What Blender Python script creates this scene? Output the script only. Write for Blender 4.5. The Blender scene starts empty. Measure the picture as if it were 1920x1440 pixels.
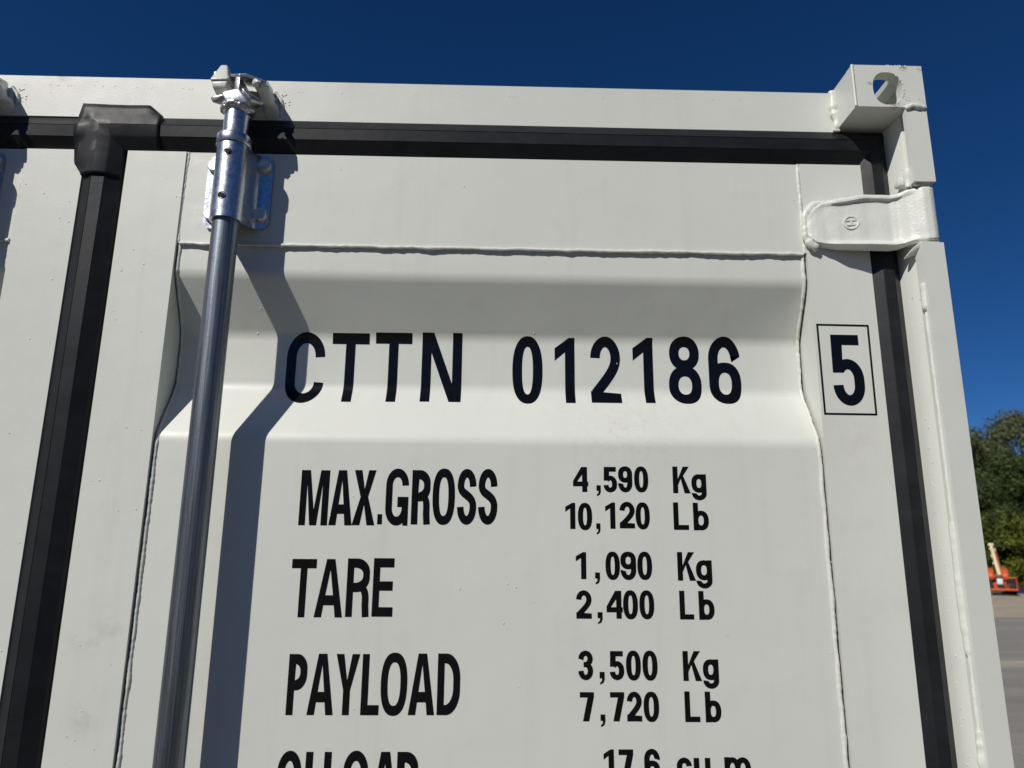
import bpy, bmesh, math, random
from mathutils import Vector, Matrix, noise as mnoise
from mathutils.geometry import tessellate_polygon

random.seed(7)
S = bpy.context.scene
COL = S.collection
H = 1.86                                   # eye level above the yard

# ------------------------------------------------------------------ camera
cam_d = bpy.data.cameras.new('camera')
cam = bpy.data.objects.new('camera', cam_d); COL.objects.link(cam); S.camera = cam
_r = ((0.9996854263616324, -0.023558012728344468, 0.008606297488033458),
      (0.013766849183462255, 0.22858087402271116, -0.973427582254876),
      (0.020964784370967802, 0.9732398491981844, 0.22883328811380177))
X, Y, Z = Vector(_r[0]), -Vector(_r[1]), -Vector(_r[2])
cam.matrix_world = Matrix(((X.x, Y.x, Z.x, 0), (X.y, Y.y, Z.y, -0.96707), (X.z, Y.z, Z.z, H), (0, 0, 0, 1)))
cam_d.sensor_width = 36.0
cam_d.lens = 1388.5 / 1920 * 36
cam_d.clip_start = 0.02
cam_d.clip_end = 3000
cam_d.dof.use_dof = True
cam_d.dof.focus_distance = 1.12
cam_d.dof.aperture_fstop = 7.0

# ------------------------------------------------------------------ sky and sun
to_sun = Vector((-0.84, -1.0, 1.17)).normalized()
sun_el = math.asin(to_sun.z)
sun_rot = math.atan2(to_sun.x, to_sun.y)
world = bpy.data.worlds.new('World'); S.world = world; world.use_nodes = True
wn, wl = world.node_tree.nodes, world.node_tree.links
wn.clear()
sky = wn.new('ShaderNodeTexSky'); sky.sky_type = 'NISHITA'; sky.sun_disc = False
sky.sun_elevation = sun_el; sky.sun_rotation = sun_rot
sky.altitude = 1500; sky.air_density = 0.6; sky.dust_density = 0.05; sky.ozone_density = 5.0
bg = wn.new('ShaderNodeBackground'); bg.inputs['Strength'].default_value = 0.086
wo = wn.new('ShaderNodeOutputWorld')
hsv = wn.new('ShaderNodeHueSaturation'); hsv.inputs['Hue'].default_value = 0.505; hsv.inputs['Saturation'].default_value = 1.225
wl.new(sky.outputs[0], hsv.inputs['Color']); wl.new(hsv.outputs[0], bg.inputs[0]); wl.new(bg.outputs[0], wo.inputs[0])
sun_d = bpy.data.lights.new('sun', 'SUN'); sun_d.energy = 4.75; sun_d.angle = math.radians(0.53); sun_d.color = (1.0, 0.955, 0.88)
sun = bpy.data.objects.new('sun', sun_d); COL.objects.link(sun)
sun.rotation_euler = to_sun.to_track_quat('Z', 'Y').to_euler(); sun.location = (-8, -9, 12)
S.view_settings.view_transform = 'Standard'; S.view_settings.look = 'None'
S.view_settings.exposure = -0.37; S.view_settings.gamma = 1.0
S.view_settings.use_curve_mapping = False
S.cycles.max_bounces = 8

# ------------------------------------------------------------------ materials
class NT:
    def __init__(s, name):
        s.m = bpy.data.materials.new(name); s.m.use_nodes = True
        s.t = s.m.node_tree; s.n = s.t.nodes; s.l = s.t.links
        s.b = s.n['Principled BSDF']; s.out = s.n['Material Output']
        s.geo = None
    def node(s, kind, **kw):
        n = s.n.new(kind)
        for k, v in kw.items(): setattr(n, k, v)
        return n
    def link(s, a, b): s.l.new(a, b)
    def pos(s):
        if s.geo is None: s.geo = s.node('ShaderNodeNewGeometry')
        return s.geo.outputs['Position']
    def mapped(s, scale=(1, 1, 1), loc=(0, 0, 0)):
        mp = s.node('ShaderNodeMapping'); mp.inputs['Scale'].default_value = scale; mp.inputs['Location'].default_value = loc
        s.link(s.pos(), mp.inputs['Vector']); return mp.outputs[0]
    def noise(s, scale, detail=4, rough=0.55, vec=None, dist=0.0):
        n = s.node('ShaderNodeTexNoise'); n.inputs['Scale'].default_value = scale
        n.inputs['Detail'].default_value = detail; n.inputs['Roughness'].default_value = rough
        n.inputs['Distortion'].default_value = dist
        s.link(vec if vec is not None else s.pos(), n.inputs['Vector']); return n.outputs['Fac']
    def ramp(s, fac, stops):
        r = s.node('ShaderNodeValToRGB'); e = r.color_ramp.elements
        while len(e) < len(stops): e.new(0.5)
        for k, (p, c) in enumerate(stops):
            e[k].position = p; e[k].color = c if len(c) == 4 else (*c, 1)
        s.link(fac, r.inputs[0]); return r.outputs[0]
    def math(s, op, a, b=None, clamp=False):
        m = s.node('ShaderNodeMath', operation=op); m.use_clamp = clamp
        for k, v in enumerate((a, b)):
            if v is None: continue
            if isinstance(v, (int, float)): m.inputs[k].default_value = v
            else: s.link(v, m.inputs[k])
        return m.outputs[0]
    def mix(s, fac, a, b, mode='MIX'):
        m = s.node('ShaderNodeMix', data_type='RGBA', blend_type=mode)
        for k, v in ((0, fac), (6, a), (7, b)):
            if isinstance(v, (int, float)): m.inputs[k].default_value = v
            elif isinstance(v, tuple): m.inputs[k].default_value = v if len(v) == 4 else (*v, 1)
            else: s.link(v, m.inputs[k])
        return m.outputs[2]
    def spot(s, p, r, soft=0.5):                        # soft round mask about a fixed point of the thing
        d = s.node('ShaderNodeVectorMath', operation='DISTANCE')
        s.link(s.pos(), d.inputs[0]); d.inputs[1].default_value = (p[0], p[1], p[2] + H)
        mr = s.node('ShaderNodeMapRange'); mr.inputs[1].default_value = r; mr.inputs[2].default_value = r * (1 - soft)
        s.link(d.outputs['Value'], mr.inputs[0]); return mr.outputs[0]
    def bump(s, height, strength, dist, prev=None):
        b = s.node('ShaderNodeBump'); b.inputs['Strength'].default_value = strength; b.inputs['Distance'].default_value = dist
        s.link(height, b.inputs['Height'])
        if prev is not None: s.link(prev, b.inputs['Normal'])
        return b.outputs[0]
    def col(s, v):
        if isinstance(v, tuple): s.b.inputs['Base Color'].default_value = (*v, 1)
        else: s.link(v, s.b.inputs['Base Color'])
    def set(s, **kw):
        for k, v in kw.items():
            i = s.b.inputs['Specular IOR Level' if k == 'specular_ior_level' else k.replace('_', ' ').title()]
            if isinstance(v, (int, float, tuple)): i.default_value = v
            else: s.link(v, i)
    def norm(s, v): s.link(v, s.b.inputs['Normal'])

PAINT = (0.698, 0.716, 0.658)
def paint(name, orange=0.25, dents=0.35, extra=None, rough=0.42):
    t = NT(name)
    c = t.ramp(t.noise(2.3, 3), [(0.3, tuple(0.965 * k for k in PAINT)), (0.7, tuple(min(1, 1.02 * k) for k in PAINT))])
    # dust specks and faint grime
    vo = t.node('ShaderNodeTexVoronoi'); vo.inputs['Scale'].default_value = 130; t.link(t.pos(), vo.inputs['Vector'])
    patch = t.ramp(t.noise(9, 3), [(0.46, (0, 0, 0)), (0.68, (1, 1, 1))])
    dot = t.ramp(vo.outputs['Distance'], [(0.05, (1, 1, 1)), (0.16, (0, 0, 0))])
    rnd = t.ramp(vo.outputs['Color'], [(0.62, (0, 0, 0)), (0.7, (1, 1, 1))])
    f = t.math('MULTIPLY', t.math('MULTIPLY', dot, patch), t.math('MULTIPLY', rnd, 0.34))
    c = t.mix(f, c, (0.30, 0.28, 0.24))
    g = t.ramp(t.noise(14, 5, 0.65), [(0.56, (0, 0, 0)), (0.80, (1, 1, 1))])
    c = t.mix(t.math('MULTIPLY', g, 0.13), c, (0.42, 0.40, 0.36))
    sk = t.ramp(t.noise(1.0, 4, 0.6, t.mapped((38, 38, 2.2))), [(0.55, (0, 0, 0)), (0.85, (1, 1, 1))])
    c = t.mix(t.math('MULTIPLY', sk, 0.16), c, (0.46, 0.44, 0.38))
    ch = t.ramp(t.noise(210, 3, 0.7), [(0.735, (0, 0, 0)), (0.76, (1, 1, 1))])
    c = t.mix(t.math('MULTIPLY', t.math('MULTIPLY', ch, t.ramp(t.noise(5.5, 2), [(0.55, (0, 0, 0)), (0.65, (1, 1, 1))])), 0.6), c, (0.16, 0.14, 0.12))
    if extra: c = extra(t, c)
    t.col(c)
    t.set(roughness=t.math('ADD', t.math('MULTIPLY', t.noise(40, 3), 0.16), rough - 0.08), specular_ior_level=0.42)
    b = t.bump(t.noise(7, 2), dents, 0.004)
    b = t.bump(t.noise(420, 2), orange, 0.0004, b)
    t.norm(b)
    return t.m

def spots(lst, soft_=0.08):
    def f(t, c):
        for p, r, colr, ns, thr in lst:
            m = t.spot(p, r, 0.8)
            n = t.ramp(t.noise(ns, 4, 0.7), [(thr, (0, 0, 0)), (thr + soft_, (1, 1, 1))])
            c = t.mix(t.math('MULTIPLY', m, n), c, colr)
        return c
    return f

def flat(name, c, rough=0.5, metal=0.0, var=0.2, scale=6.0):
    t = NT(name)
    t.col(t.ramp(t.noise(scale, 4), [(0.3, tuple(k * (1 - var) for k in c)), (0.7, tuple(min(1, k * (1 + var)) for k in c))]))
    t.set(roughness=rough, metallic=metal); return t.m
M = {}
M['paint'] = paint('door_paint', extra=spots([((-0.528, 0.0635, -0.105), 0.030, (0.60, 0.60, 0.56), 38, 0.42), ((-0.500, 0.0635, -0.095), 0.020, (0.61, 0.61, 0.57), 45, 0.42),
    ((-0.520, 0.0635, -0.205), 0.034, (0.60, 0.60, 0.56), 40, 0.44), ((0.510, 0.0635, 0.16), 0.07, (0.66, 0.655, 0.59), 25, 0.40), ((0.315, 0.07, -0.1000), 0.0030, (0.05, 0.05, 0.05), 900, 0.50),
    ((-0.455, 0.0665, 0.50), 0.022, (0.80, 0.80, 0.77), 60, 0.42), ((-0.462, 0.0665, 0.585), 0.016, (0.80, 0.80, 0.77), 90, 0.42), ((0.02, 0.07, 0.30), 0.05, (0.60, 0.58, 0.52), 55, 0.52), ((0.20, 0.07, 0.20), 0.12, (0.62, 0.61, 0.55), 120, 0.50)], 0.22))
M['header'] = paint('header_paint', extra=spots([((-0.684, 0.063, 0.7235), 0.010, (0.10, 0.085, 0.075), 520, 0.50),
                                                 ((-0.660, 0.063, 0.721), 0.012, (0.92, 0.92, 0.90), 420, 0.50),
                                                 ((-0.345, 0.063, 0.667), 0.006, (0.03, 0.028, 0.025), 600, 0.45)]))
RUST = (0.16, 0.045, 0.018)
def casting_extra(t, c):
    return spots([((0.6085, 0.0, 0.7275), 0.0085, RUST, 380, 0.47), ((0.634, 0.0, 0.725), 0.007, (0.12, 0.07, 0.05), 500, 0.5),
                  ((0.590, 0.001, 0.661), 0.009, RUST, 420, 0.48), ((0.634, 0.0, 0.668), 0.012, (0.10, 0.06, 0.045), 520, 0.56),
                  ((0.5545, 0.0, 0.6985), 0.0042, (0.05, 0.05, 0.05), 420, 0.44), ((0.600, 0.06, 0.655), 0.02, (0.05, 0.045, 0.035), 300, 0.56)])(t, c)
def casting_mat():
    m = paint('casting_paint', extra=casting_extra, dents=0.5)
    t = NT.__new__(NT); t.m = m; t.t = m.node_tree; t.n = t.t.nodes; t.l = t.t.links; t.b = t.n['Principled BSDF']
    t.geo = next(n for n in t.n if n.bl_idname == 'ShaderNodeNewGeometry')
    w = t.node('ShaderNodeTexWave', wave_type='RINGS', rings_direction='Y')   # milling arcs on the machined faces
    w.inputs['Scale'].default_value = 105; w.inputs['Distortion'].default_value = 0.35; w.inputs['Detail'].default_value = 2
    w.inputs['Detail Scale'].default_value = 0.3
    t.link(t.mapped((1, 1, 0.55), (-0.600, 0, -0.55 * (0.585 + H))), w.inputs['Vector'])
    prev = t.b.inputs['Normal'].links[0].from_socket
    t.norm(t.bump(w.outputs['Fac'], 0.2, 0.0004, prev))
    return m
M['casting'] = casting_mat()
M['weld'] = paint('weld_paint', orange=0.6, dents=0.8, rough=0.36)
M['hinge'] = paint('hinge_paint', orange=0.6, dents=0.7, rough=0.38)
M['pip'] = flat('paint_pip', PAINT, 0.4, 0, 0.03)
def hinge_tex():
    m = M['hinge']; t = NT.__new__(NT); t.m = m; t.t = m.node_tree; t.n = t.t.nodes; t.l = t.t.links; t.b = t.n['Principled BSDF']
    t.geo = next(n for n in t.n if n.bl_idname == 'ShaderNodeNewGeometry')
    prev = t.b.inputs['Normal'].links[0].from_socket
    t.norm(t.bump(t.noise(190, 4, 0.6), 0.30, 0.0014, prev))
hinge_tex()

def zinc(name, base, rough, streak=False, mottled=0.3):
    t = NT(name)
    a = t.noise(160, 5, 0.7)
    lo, hi = tuple(k * 0.72 for k in base), tuple(min(1, k * 1.15) for k in base)
    c = t.ramp(a, [(0.3, lo), (0.7, hi)])
    rr = t.noise(90, 5, 0.7)
    if streak:
        s1 = t.noise(1.0, 6, 0.75, t.mapped((420, 420, 3.5)))
        c = t.mix(0.75, c, t.ramp(s1, [(0.36, tuple(k * 0.30 for k in base)), (0.66, tuple(min(1, k * 1.65) for k in base))]))
        gr = t.ramp(t.noise(26, 5, 0.7), [(0.58, (0, 0, 0)), (0.75, (1, 1, 1))])
        c = t.mix(t.math('MULTIPLY', gr, 0.5), c, (0.16, 0.15, 0.13))
        rr = t.noise(1.0, 5, 0.7, t.mapped((200, 200, 9)))
    t.col(c)
    t.set(metallic=1.0, roughness=t.math('ADD', t.math('MULTIPLY', rr, mottled), rough - mottled / 2))
    b = t.bump(t.noise(300, 4, 0.65), 0.22, 0.0008)
    if streak: b = t.bump(t.noise(1.0, 4, 0.6, t.mapped((330, 330, 7))), 0.30, 0.0008, b)
    t.norm(b)
    return t.m
M['zinc'] = zinc('zinc_plate', (0.60, 0.625, 0.65), 0.32, mottled=0.36)
M['zinc_bolt'] = zinc('zinc_bolt', (0.80, 0.81, 0.82), 0.62, mottled=0.4)
M['pipe'] = zinc('galvanised_pipe', (0.23, 0.255, 0.28), 0.43, streak=True)
M['cast_zinc'] = zinc('galvanised_forging', (0.60, 0.60, 0.60), 0.38, mottled=0.4)
def rubber(name, base):
    t = NT(name)
    c = t.ramp(t.noise(18, 5, 0.6), [(0.35, tuple(k * 0.75 for k in base)), (0.72, tuple(k * 1.5 for k in base))])
    sm = t.noise(1.0, 4, 0.6, t.mapped((14, 14, 60)))
    c = t.mix(t.math('MULTIPLY', t.ramp(sm, [(0.55, (0, 0, 0)), (0.8, (1, 1, 1))]), 0.35), c, (0.030, 0.029, 0.028))
    t.col(c); t.set(roughness=t.math('ADD', t.math('MULTIPLY', t.noise(30, 4), 0.2), 0.38), specular_ior_level=0.32)
    t.norm(t.bump(t.noise(60, 4), 0.25, 0.001))
    return t.m
M['rubber'] = rubber('seal_rubber', (0.0085, 0.0098, 0.0118))
def vinyl():
    t = NT('black_vinyl')
    sc = t.ramp(t.noise(150, 5, 0.75), [(0.60, (0.004, 0.0043, 0.0055)), (0.74, (0.018, 0.018, 0.020))])
    t.col(sc); t.set(roughness=t.math('ADD', t.math('MULTIPLY', t.noise(35, 3), 0.16), 0.10), specular_ior_level=0.34)
    t.norm(t.bump(t.noise(25, 3), 0.15, 0.001))
    return t.m
M['vinyl'] = vinyl()
M['dark_steel'] = flat('dark_pin_steel', (0.010, 0.009, 0.008), 0.8, 0.0, 0.3, 300)
M['void'] = flat('unlit_interior_black', (0.02, 0.02, 0.02), 0.9)
M['orange'] = flat('orange_machine_paint', (0.62, 0.10, 0.022), 0.42, 0, 0.12)
M['cream'] = flat('cream_machine_paint', (0.72, 0.62, 0.38), 0.45, 0, 0.1)
M['maroon'] = flat('maroon_steel_and_boom_shade', (0.30, 0.085, 0.05), 0.55, 0, 0.25)  # counterweight colour, also painted shade for one side of the boom
M['black'] = flat('black_machine_parts', (0.025, 0.026, 0.028), 0.6, 0, 0.3)
M['tyre'] = flat('tyre_rubber', (0.022, 0.022, 0.022), 0.8, 0, 0.3)
M['white'] = flat('white_box_paint', (0.78, 0.78, 0.78), 0.4, 0, 0.05)
M['navy'] = flat('dark_blue_sheet', (0.016, 0.018, 0.055), 0.6, 0, 0.4)
M['bark'] = flat('bark', (0.10, 0.075, 0.052), 0.9, 0, 0.4, 9)

def leafmat(name, a, b, c3):
    t = NT(name)
    oi = t.node('ShaderNodeObjectInfo')
    c = t.ramp(t.noise(0.55, 4, 0.6), [(0.3, a), (0.5, b), (0.72, c3)])
    fine = t.ramp(t.noise(6, 2), [(0.3, (0.62, 0.62, 0.62)), (0.7, (1.3, 1.3, 1.3))])
    c = t.mix(1.0, c, fine, 'MULTIPLY')
    c = t.mix(t.math('MULTIPLY', oi.outputs['Random'], 0.35), c, tuple(0.6 * k + 0.012 for k in a))
    t.col(c); t.set(roughness=0.55, specular_ior_level=0.3)
    tr = t.node('ShaderNodeBsdfTranslucent'); t.link(c, tr.inputs[0])
    ms = t.node('ShaderNodeMixShader'); ms.inputs[0].default_value = 0.25
    t.link(t.b.outputs[0], ms.inputs[1]); t.link(tr.outputs[0], ms.inputs[2]); t.link(ms.outputs[0], t.out.inputs[0])
    return t.m
M['leaf_olive'] = leafmat('olive_leaves', (0.081, 0.100, 0.036), (0.138, 0.154, 0.059), (0.178, 0.188, 0.083))
M['leaf_green'] = leafmat('green_leaves', (0.035, 0.060, 0.018), (0.069, 0.100, 0.027), (0.106, 0.131, 0.037))
M['leaf_lime'] = leafmat('yellow_green_leaves', (0.101, 0.142, 0.022), (0.169, 0.196, 0.027), (0.257, 0.243, 0.034))
M['leaf_dark'] = leafmat('dark_needles', (0.015, 0.029, 0.013), (0.029, 0.046, 0.020), (0.046, 0.066, 0.026))

def ground_mat():
    t = NT('yard_asphalt')
    c = t.ramp(t.noise(0.35, 6, 0.6, None, 0.6), [(0.3, (0.217, 0.207, 0.188)), (0.55, (0.268, 0.254, 0.228)), (0.75, (0.331, 0.310, 0.274))])
    st = t.noise(1.0, 5, 0.65, t.mapped((0.12, 1.1, 1)))
    c = t.mix(0.55, c, t.ramp(st, [(0.35, (0.205, 0.196, 0.180)), (0.65, (0.331, 0.310, 0.274))]))
    ag = t.ramp(t.noise(55, 3, 0.8), [(0.3, (0.7, 0.7, 0.7)), (0.7, (1.3, 1.3, 1.3))])
    c = t.mix(1.0, c, ag, 'MULTIPLY')
    t.col(c); t.set(roughness=0.9, specular_ior_level=0.25); t.norm(t.bump(t.noise(45, 4), 0.5, 0.01)); return t.m
M['pavement'] = ground_mat()
def dark_asphalt():
    t = NT('dark_asphalt')
    c = t.ramp(t.noise(0.6, 6, 0.65), [(0.3, (0.055, 0.051, 0.044)), (0.7, (0.095, 0.088, 0.076))])
    ag = t.ramp(t.noise(60, 3, 0.8), [(0.3, (0.6, 0.6, 0.6)), (0.7, (1.4, 1.4, 1.4))])
    t.col(t.mix(1.0, c, ag, 'MULTIPLY')); t.set(roughness=0.85); t.norm(t.bump(t.noise(70, 4), 0.6, 0.008)); return t.m
M['asphalt'] = dark_asphalt()
def dirt_mat(name, a, b):
    t = NT(name)
    c = t.ramp(t.noise(0.7, 6, 0.65), [(0.3, a), (0.7, b)])
    st = t.noise(1.0, 5, 0.65, t.mapped((0.25, 1.6, 1)))
    c = t.mix(1.0, c, t.ramp(st, [(0.3, (0.75, 0.75, 0.75)), (0.7, (1.2, 1.2, 1.2))]), 'MULTIPLY')
    t.col(c); t.set(roughness=0.95); t.norm(t.bump(t.noise(12, 5), 0.6, 0.03)); return t.m
M['dirt'] = dirt_mat('tan_dirt', (0.336, 0.282, 0.202), (0.470, 0.403, 0.302))
M['gravel'] = dirt_mat('pale_gravel', (0.34, 0.305, 0.24), (0.42, 0.38, 0.30))
M['grass'] = dirt_mat('rough_grass', (0.060, 0.070, 0.022), (0.105, 0.11, 0.040))
M['sky_block_wood'] = dirt_mat('sky_block_slope', (0.030, 0.038, 0.014), (0.070, 0.075, 0.030))
M['hill'] = dirt_mat('hill_soil', (0.035, 0.036, 0.016), (0.065, 0.062, 0.028))

# ------------------------------------------------------------------ builders
def finish(bm, name, mat, parent=None, smooth=True, angle=35, bevel=0.0, seg=2):
    if bevel:
        ed = [e for e in bm.edges if e.is_manifold and e.calc_face_angle(0) > math.radians(30)]
        bmesh.ops.bevel(bm, geom=ed, offset=bevel, segments=seg, profile=0.5, affect='EDGES', clamp_overlap=True)
    me = bpy.data.meshes.new(name); bm.to_mesh(me); bm.free()
    me.materials.append(mat)
    if smooth:
        me.polygons.foreach_set('use_smooth', [True] * len(me.polygons))
        me.set_sharp_from_angle(angle=math.radians(angle))
    o = bpy.data.objects.new(name, me); COL.objects.link(o)
    put(o, parent); return o
def put(o, parent):
    if parent is None: return
    o.parent = parent
    if parent.type == 'EMPTY':
        o.matrix_parent_inverse = Matrix.Translation(-Vector(parent.location))
def thing(name, label, cat, loc, group=None):
    o = bpy.data.objects.new(name, None); COL.objects.link(o); o.location = loc; o.empty_display_size = 0.2
    o['label'] = label; o['category'] = cat
    if group: o['group'] = group
    return o
def pl(p): return Vector((p[0], p[1], p[2] + H))
def box(bm, x0, x1, y0, y1, z0, z1, raw=False):
    h = 0 if raw else H
    v = [bm.verts.new((x, y, z + h)) for x in (x0, x1) for y in (y0, y1) for z in (z0, z1)]
    for f in ((0, 1, 3, 2), (4, 6, 7, 5), (0, 4, 5, 1), (2, 3, 7, 6), (0, 2, 6, 4), (1, 5, 7, 3)):
        bm.faces.new([v[k] for k in f])
    return v
def hull(bm, pts):
    vs = [bm.verts.new(pl(p)) for p in pts]
    bmesh.ops.convex_hull(bm, input=vs)
    lone = [v for v in vs if v.is_valid and not v.link_faces]
    bmesh.ops.delete(bm, geom=lone, context='VERTS')
def tube(bm, path, radii, n=10, cap=True, squash=None, raw=False):
    P = [Vector(p) if raw else pl(p) for p in path]
    up0 = Vector((0, 1, 0))
    rings = []
    for i, p in enumerate(P):
        t = (P[min(i + 1, len(P) - 1)] - P[max(i - 1, 0)]).normalized()
        up = up0 if abs(t.dot(up0)) < 0.95 else Vector((1, 0, 0))
        a = t.cross(up).normalized(); b = a.cross(t)
        r = radii[i] if hasattr(radii, '__len__') else radii
        rings.append([bm.verts.new(p + r * (math.cos(2 * math.pi * k / n) * a + (squash or 1) * math.sin(2 * math.pi * k / n) * b)) for k in range(n)])
    for i in range(len(P) - 1):
        for k in range(n):
            bm.faces.new((rings[i][k], rings[i][(k + 1) % n], rings[i + 1][(k + 1) % n], rings[i + 1][k]))
    if cap:
        bm.faces.new(list(reversed(rings[0]))); bm.faces.new(rings[-1])
    return rings
def nrm(bm): bmesh.ops.recalc_face_normals(bm, faces=bm.faces[:])
def weld(name, pts, r, parent, seed=0, wob=0.0012, pitch=0.009, squash=0.8, amp=1.0):
    """a hand-laid weld bead: ripples, blobs and a slightly wandering line"""
    rnd = random.Random(seed); P = [Vector(p) for p in pts]
    path, rad = [], []; s = 0
    for a, b in zip(P[:-1], P[1:]):
        L = (b - a).length; k = max(2, int(L / 0.0028))
        for i in range(k):
            q = a.lerp(b, i / k); ss = s + L * i / k
            nx = mnoise.noise(Vector((ss * 45, seed * 7.1, 0))); nz = mnoise.noise(Vector((ss * 60, seed * 3.3, 9)))
            path.append(q + Vector((nx, 0.25 * nz, nz)) * wob)
            lump = mnoise.noise(Vector((ss * 28, seed, 4)))
            rad.append(r * (0.92 + amp * (0.09 * math.sin(2 * math.pi * ss / pitch + 4 * nx) + 0.34 * lump + 0.22 * mnoise.noise(Vector((ss * 130, seed, 2))))))
        s += L
    path.append(P[-1]); rad.append(r * 0.7)
    bm = bmesh.new(); tube(bm, path, rad, 8, True, squash); nrm(bm)
    return finish(bm, name, M['weld'], parent, angle=70)
def dots(bm, lst):
    for (x, y, z, r) in lst:
        m = Matrix.Translation(pl((x, y, z))) @ Matrix.Diagonal((r * 1.4, r * 0.42, r * 1.4, 1))
        bmesh.ops.create_icosphere(bm, subdivisions=1, radius=1, matrix=m)
# ------------------------------------------------------------------ ground
def sheet(name, x0, x1, y0, y1, z, mat, wav=0.0, n=40, seed=0):
    bm = bmesh.new(); lo, hi = [], []
    for i in range(n + 1):
        x = x0 + (x1 - x0) * i / n
        a = wav * mnoise.noise(Vector((x * 0.23, seed, 1))) + 0.4 * wav * mnoise.noise(Vector((x * 0.9, seed, 5)))
        b = wav * mnoise.noise(Vector((x * 0.21, seed, 8))) + 0.4 * wav * mnoise.noise(Vector((x * 0.8, seed, 3)))
        lo.append(bm.verts.new((x, y0 + a, z))); hi.append(bm.verts.new((x, y1 + b, z)))
    for i in range(n): bm.faces.new((lo[i], lo[i + 1], hi[i + 1], hi[i]))
    o = finish(bm, name, mat, smooth=False); o['kind'] = 'structure'; return o
sheet('ground', -900, 900, -900, 1500, 0.0, M['asphalt'], n=1)
sheet('pavement', -70, 130, 4.4, 27, 0.004, M['pavement'], 0.5, 160, 6)
sheet('gravel_strip', -20, 60, 13.1, 14.0, 0.008, M['gravel'], 0.5, 120, 2)
sheet('dirt_verge', -60, 120, 25.5, 52, 0.008, M['dirt'], 1.6, 160, 3)
sheet('grass_verge', -60, 120, 47.0, 56, 0.012, M['grass'], 1.6, 160, 4)
def hill():
    bm = bmesh.new(); nx, ny = 60, 16; V = []
    for j in range(ny + 1):
        row = []
        for i in range(nx + 1):
            x = -80 + 240 * i / nx; t = j / ny; y = 52 + 110 * t
            z = 0.012 + 17 * (t ** 1.15) * (0.75 + 0.25 * math.sin(x * 0.05 + 1)) + 1.2 * t * mnoise.noise(Vector((x * 0.08, y * 0.08, 2)))
            row.append(bm.verts.new((x, y, z)))
        V.append(row)
    for j in range(ny):
        for i in range(nx): bm.faces.new((V[j][i], V[j][i + 1], V[j + 1][i + 1], V[j + 1][i]))
    o = finish(bm, 'hill', M['hill'], angle=180); o['kind'] = 'structure'
hill()
def hill_z(x, y):
    t = max(0, (y - 52) / 110)
    return 0.012 + 17 * (t ** 1.15) * (0.75 + 0.25 * math.sin(x * 0.05 + 1)) if t > 0 else 0.0

def sky_block_hills():
    # unseen wooded hills, added to block low sky light and deepen the shade
    bm = bmesh.new(); n, m = 150, 8; V = []
    for j in range(m + 1):
        row = []
        for i in range(n + 1):
            a = math.radians(100 + 320 * i / n); t = j / m
            r = 75 + 90 * t + 10 * mnoise.noise(Vector((math.cos(a) * 2, math.sin(a) * 2, 3)))
            x, y = r * math.cos(a), r * math.sin(a)
            z = 0.012 + 34 * t ** 0.7 * (0.8 + 0.35 * mnoise.noise(Vector((math.cos(a) * 3, math.sin(a) * 3, 1)))) + (2.2 * mnoise.noise(Vector((x * 0.2, y * 0.2, 5))) + 1.2 * mnoise.noise(Vector((x * 0.6, y * 0.6, 9))) if j else 0)
            row.append(bm.verts.new((x, y, z)))
        V.append(row)
    for j in range(m):
        for i in range(n): bm.faces.new((V[j][i], V[j][i + 1], V[j + 1][i + 1], V[j + 1][i]))
    nrm(bm); o = finish(bm, 'hill', M['sky_block_wood'], angle=180); o['kind'] = 'structure'
sky_block_hills()
# ------------------------------------------------------------------ shipping container
XR, XC = 0.636, -0.598                       # right side, centre seam
XL = 2 * XC - XR
YB = 2.99                                     # rear end
box_root = thing('shipping_container', 'off-white steel shipping container with black door seals and weight markings', 'container', (XC, 1.5, 0))
R = box_root
FLAT, REC = 0.070, 0.116                      # depth of the door skin: flats and recess
def ident(x): return x
def mirror(x): return 2 * XC - x

# panel profile along z with rounded bends (local z, depth)
CREASE = [0.4053, 0.3248, 0.2449, 0.1633]
def panel_profile():
    base = [(0.452, FLAT)]
    reps = [CREASE] + [[c - d for c in CREASE] for d in (0.83, 1.4)]
    for c in reps: base += [(c[0], FLAT), (c[1], REC), (c[2], REC), (c[3], FLAT)]
    base.append((-1.62, FLAT))
    out = [base[0]]
    for i in range(1, len(base) - 1):
        p, q, r = Vector(base[i - 1]), Vector(base[i]), Vector(base[i + 1])
        d = 0.0095
        a = q + (p - q).normalized() * d; b = q + (r - q).normalized() * d
        for k in range(9):
            t = k / 8; m = (1 - t) ** 2 * a + 2 * t * (1 - t) * q + t * t * b
            out.append((m.x, m.y))
    out.append(base[-1]); return out
PROF = panel_profile()
def prof(z):
    for (z0, y0), (z1, y1) in zip(PROF[:-1], PROF[1:]):
        if z1 <= z <= z0: return y0 + (y1 - y0) * (z - z0) / (z1 - z0) if z1 != z0 else y0
    return FLAT

# --- door header rail
bm = bmesh.new(); box(bm, XL + 0.108, 0.5285, 0.065, 0.165, 0.6565, 0.7262)
header = finish(bm, 'header_rail', M['header'], R, bevel=0.008, seg=5, angle=60)
bm = bmesh.new()                              # rolled lip along the lower edge, and paint runs in a row below the top edge
rnd = random.Random(3); L = []
for k in range(95):
    x = rnd.uniform(-1.2, 0.50)
    L.append((x, 0.0650, 0.7095 + 0.0018 * math.sin(x * 6) + rnd.uniform(-0.0008, 0.0008), rnd.uniform(0.0005, 0.0012)))
for k in range(46):
    x = rnd.uniform(-1.2, 0.5); L.append((x, 0.0650, rnd.choice((0.660, 0.661, rnd.uniform(0.66, 0.715))), rnd.uniform(0.0004, 0.0010)))
dots(bm, L); nrm(bm)
o = finish(bm, 'paint_runs', M['pip'], header); o['kind'] = 'stuff'

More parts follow.
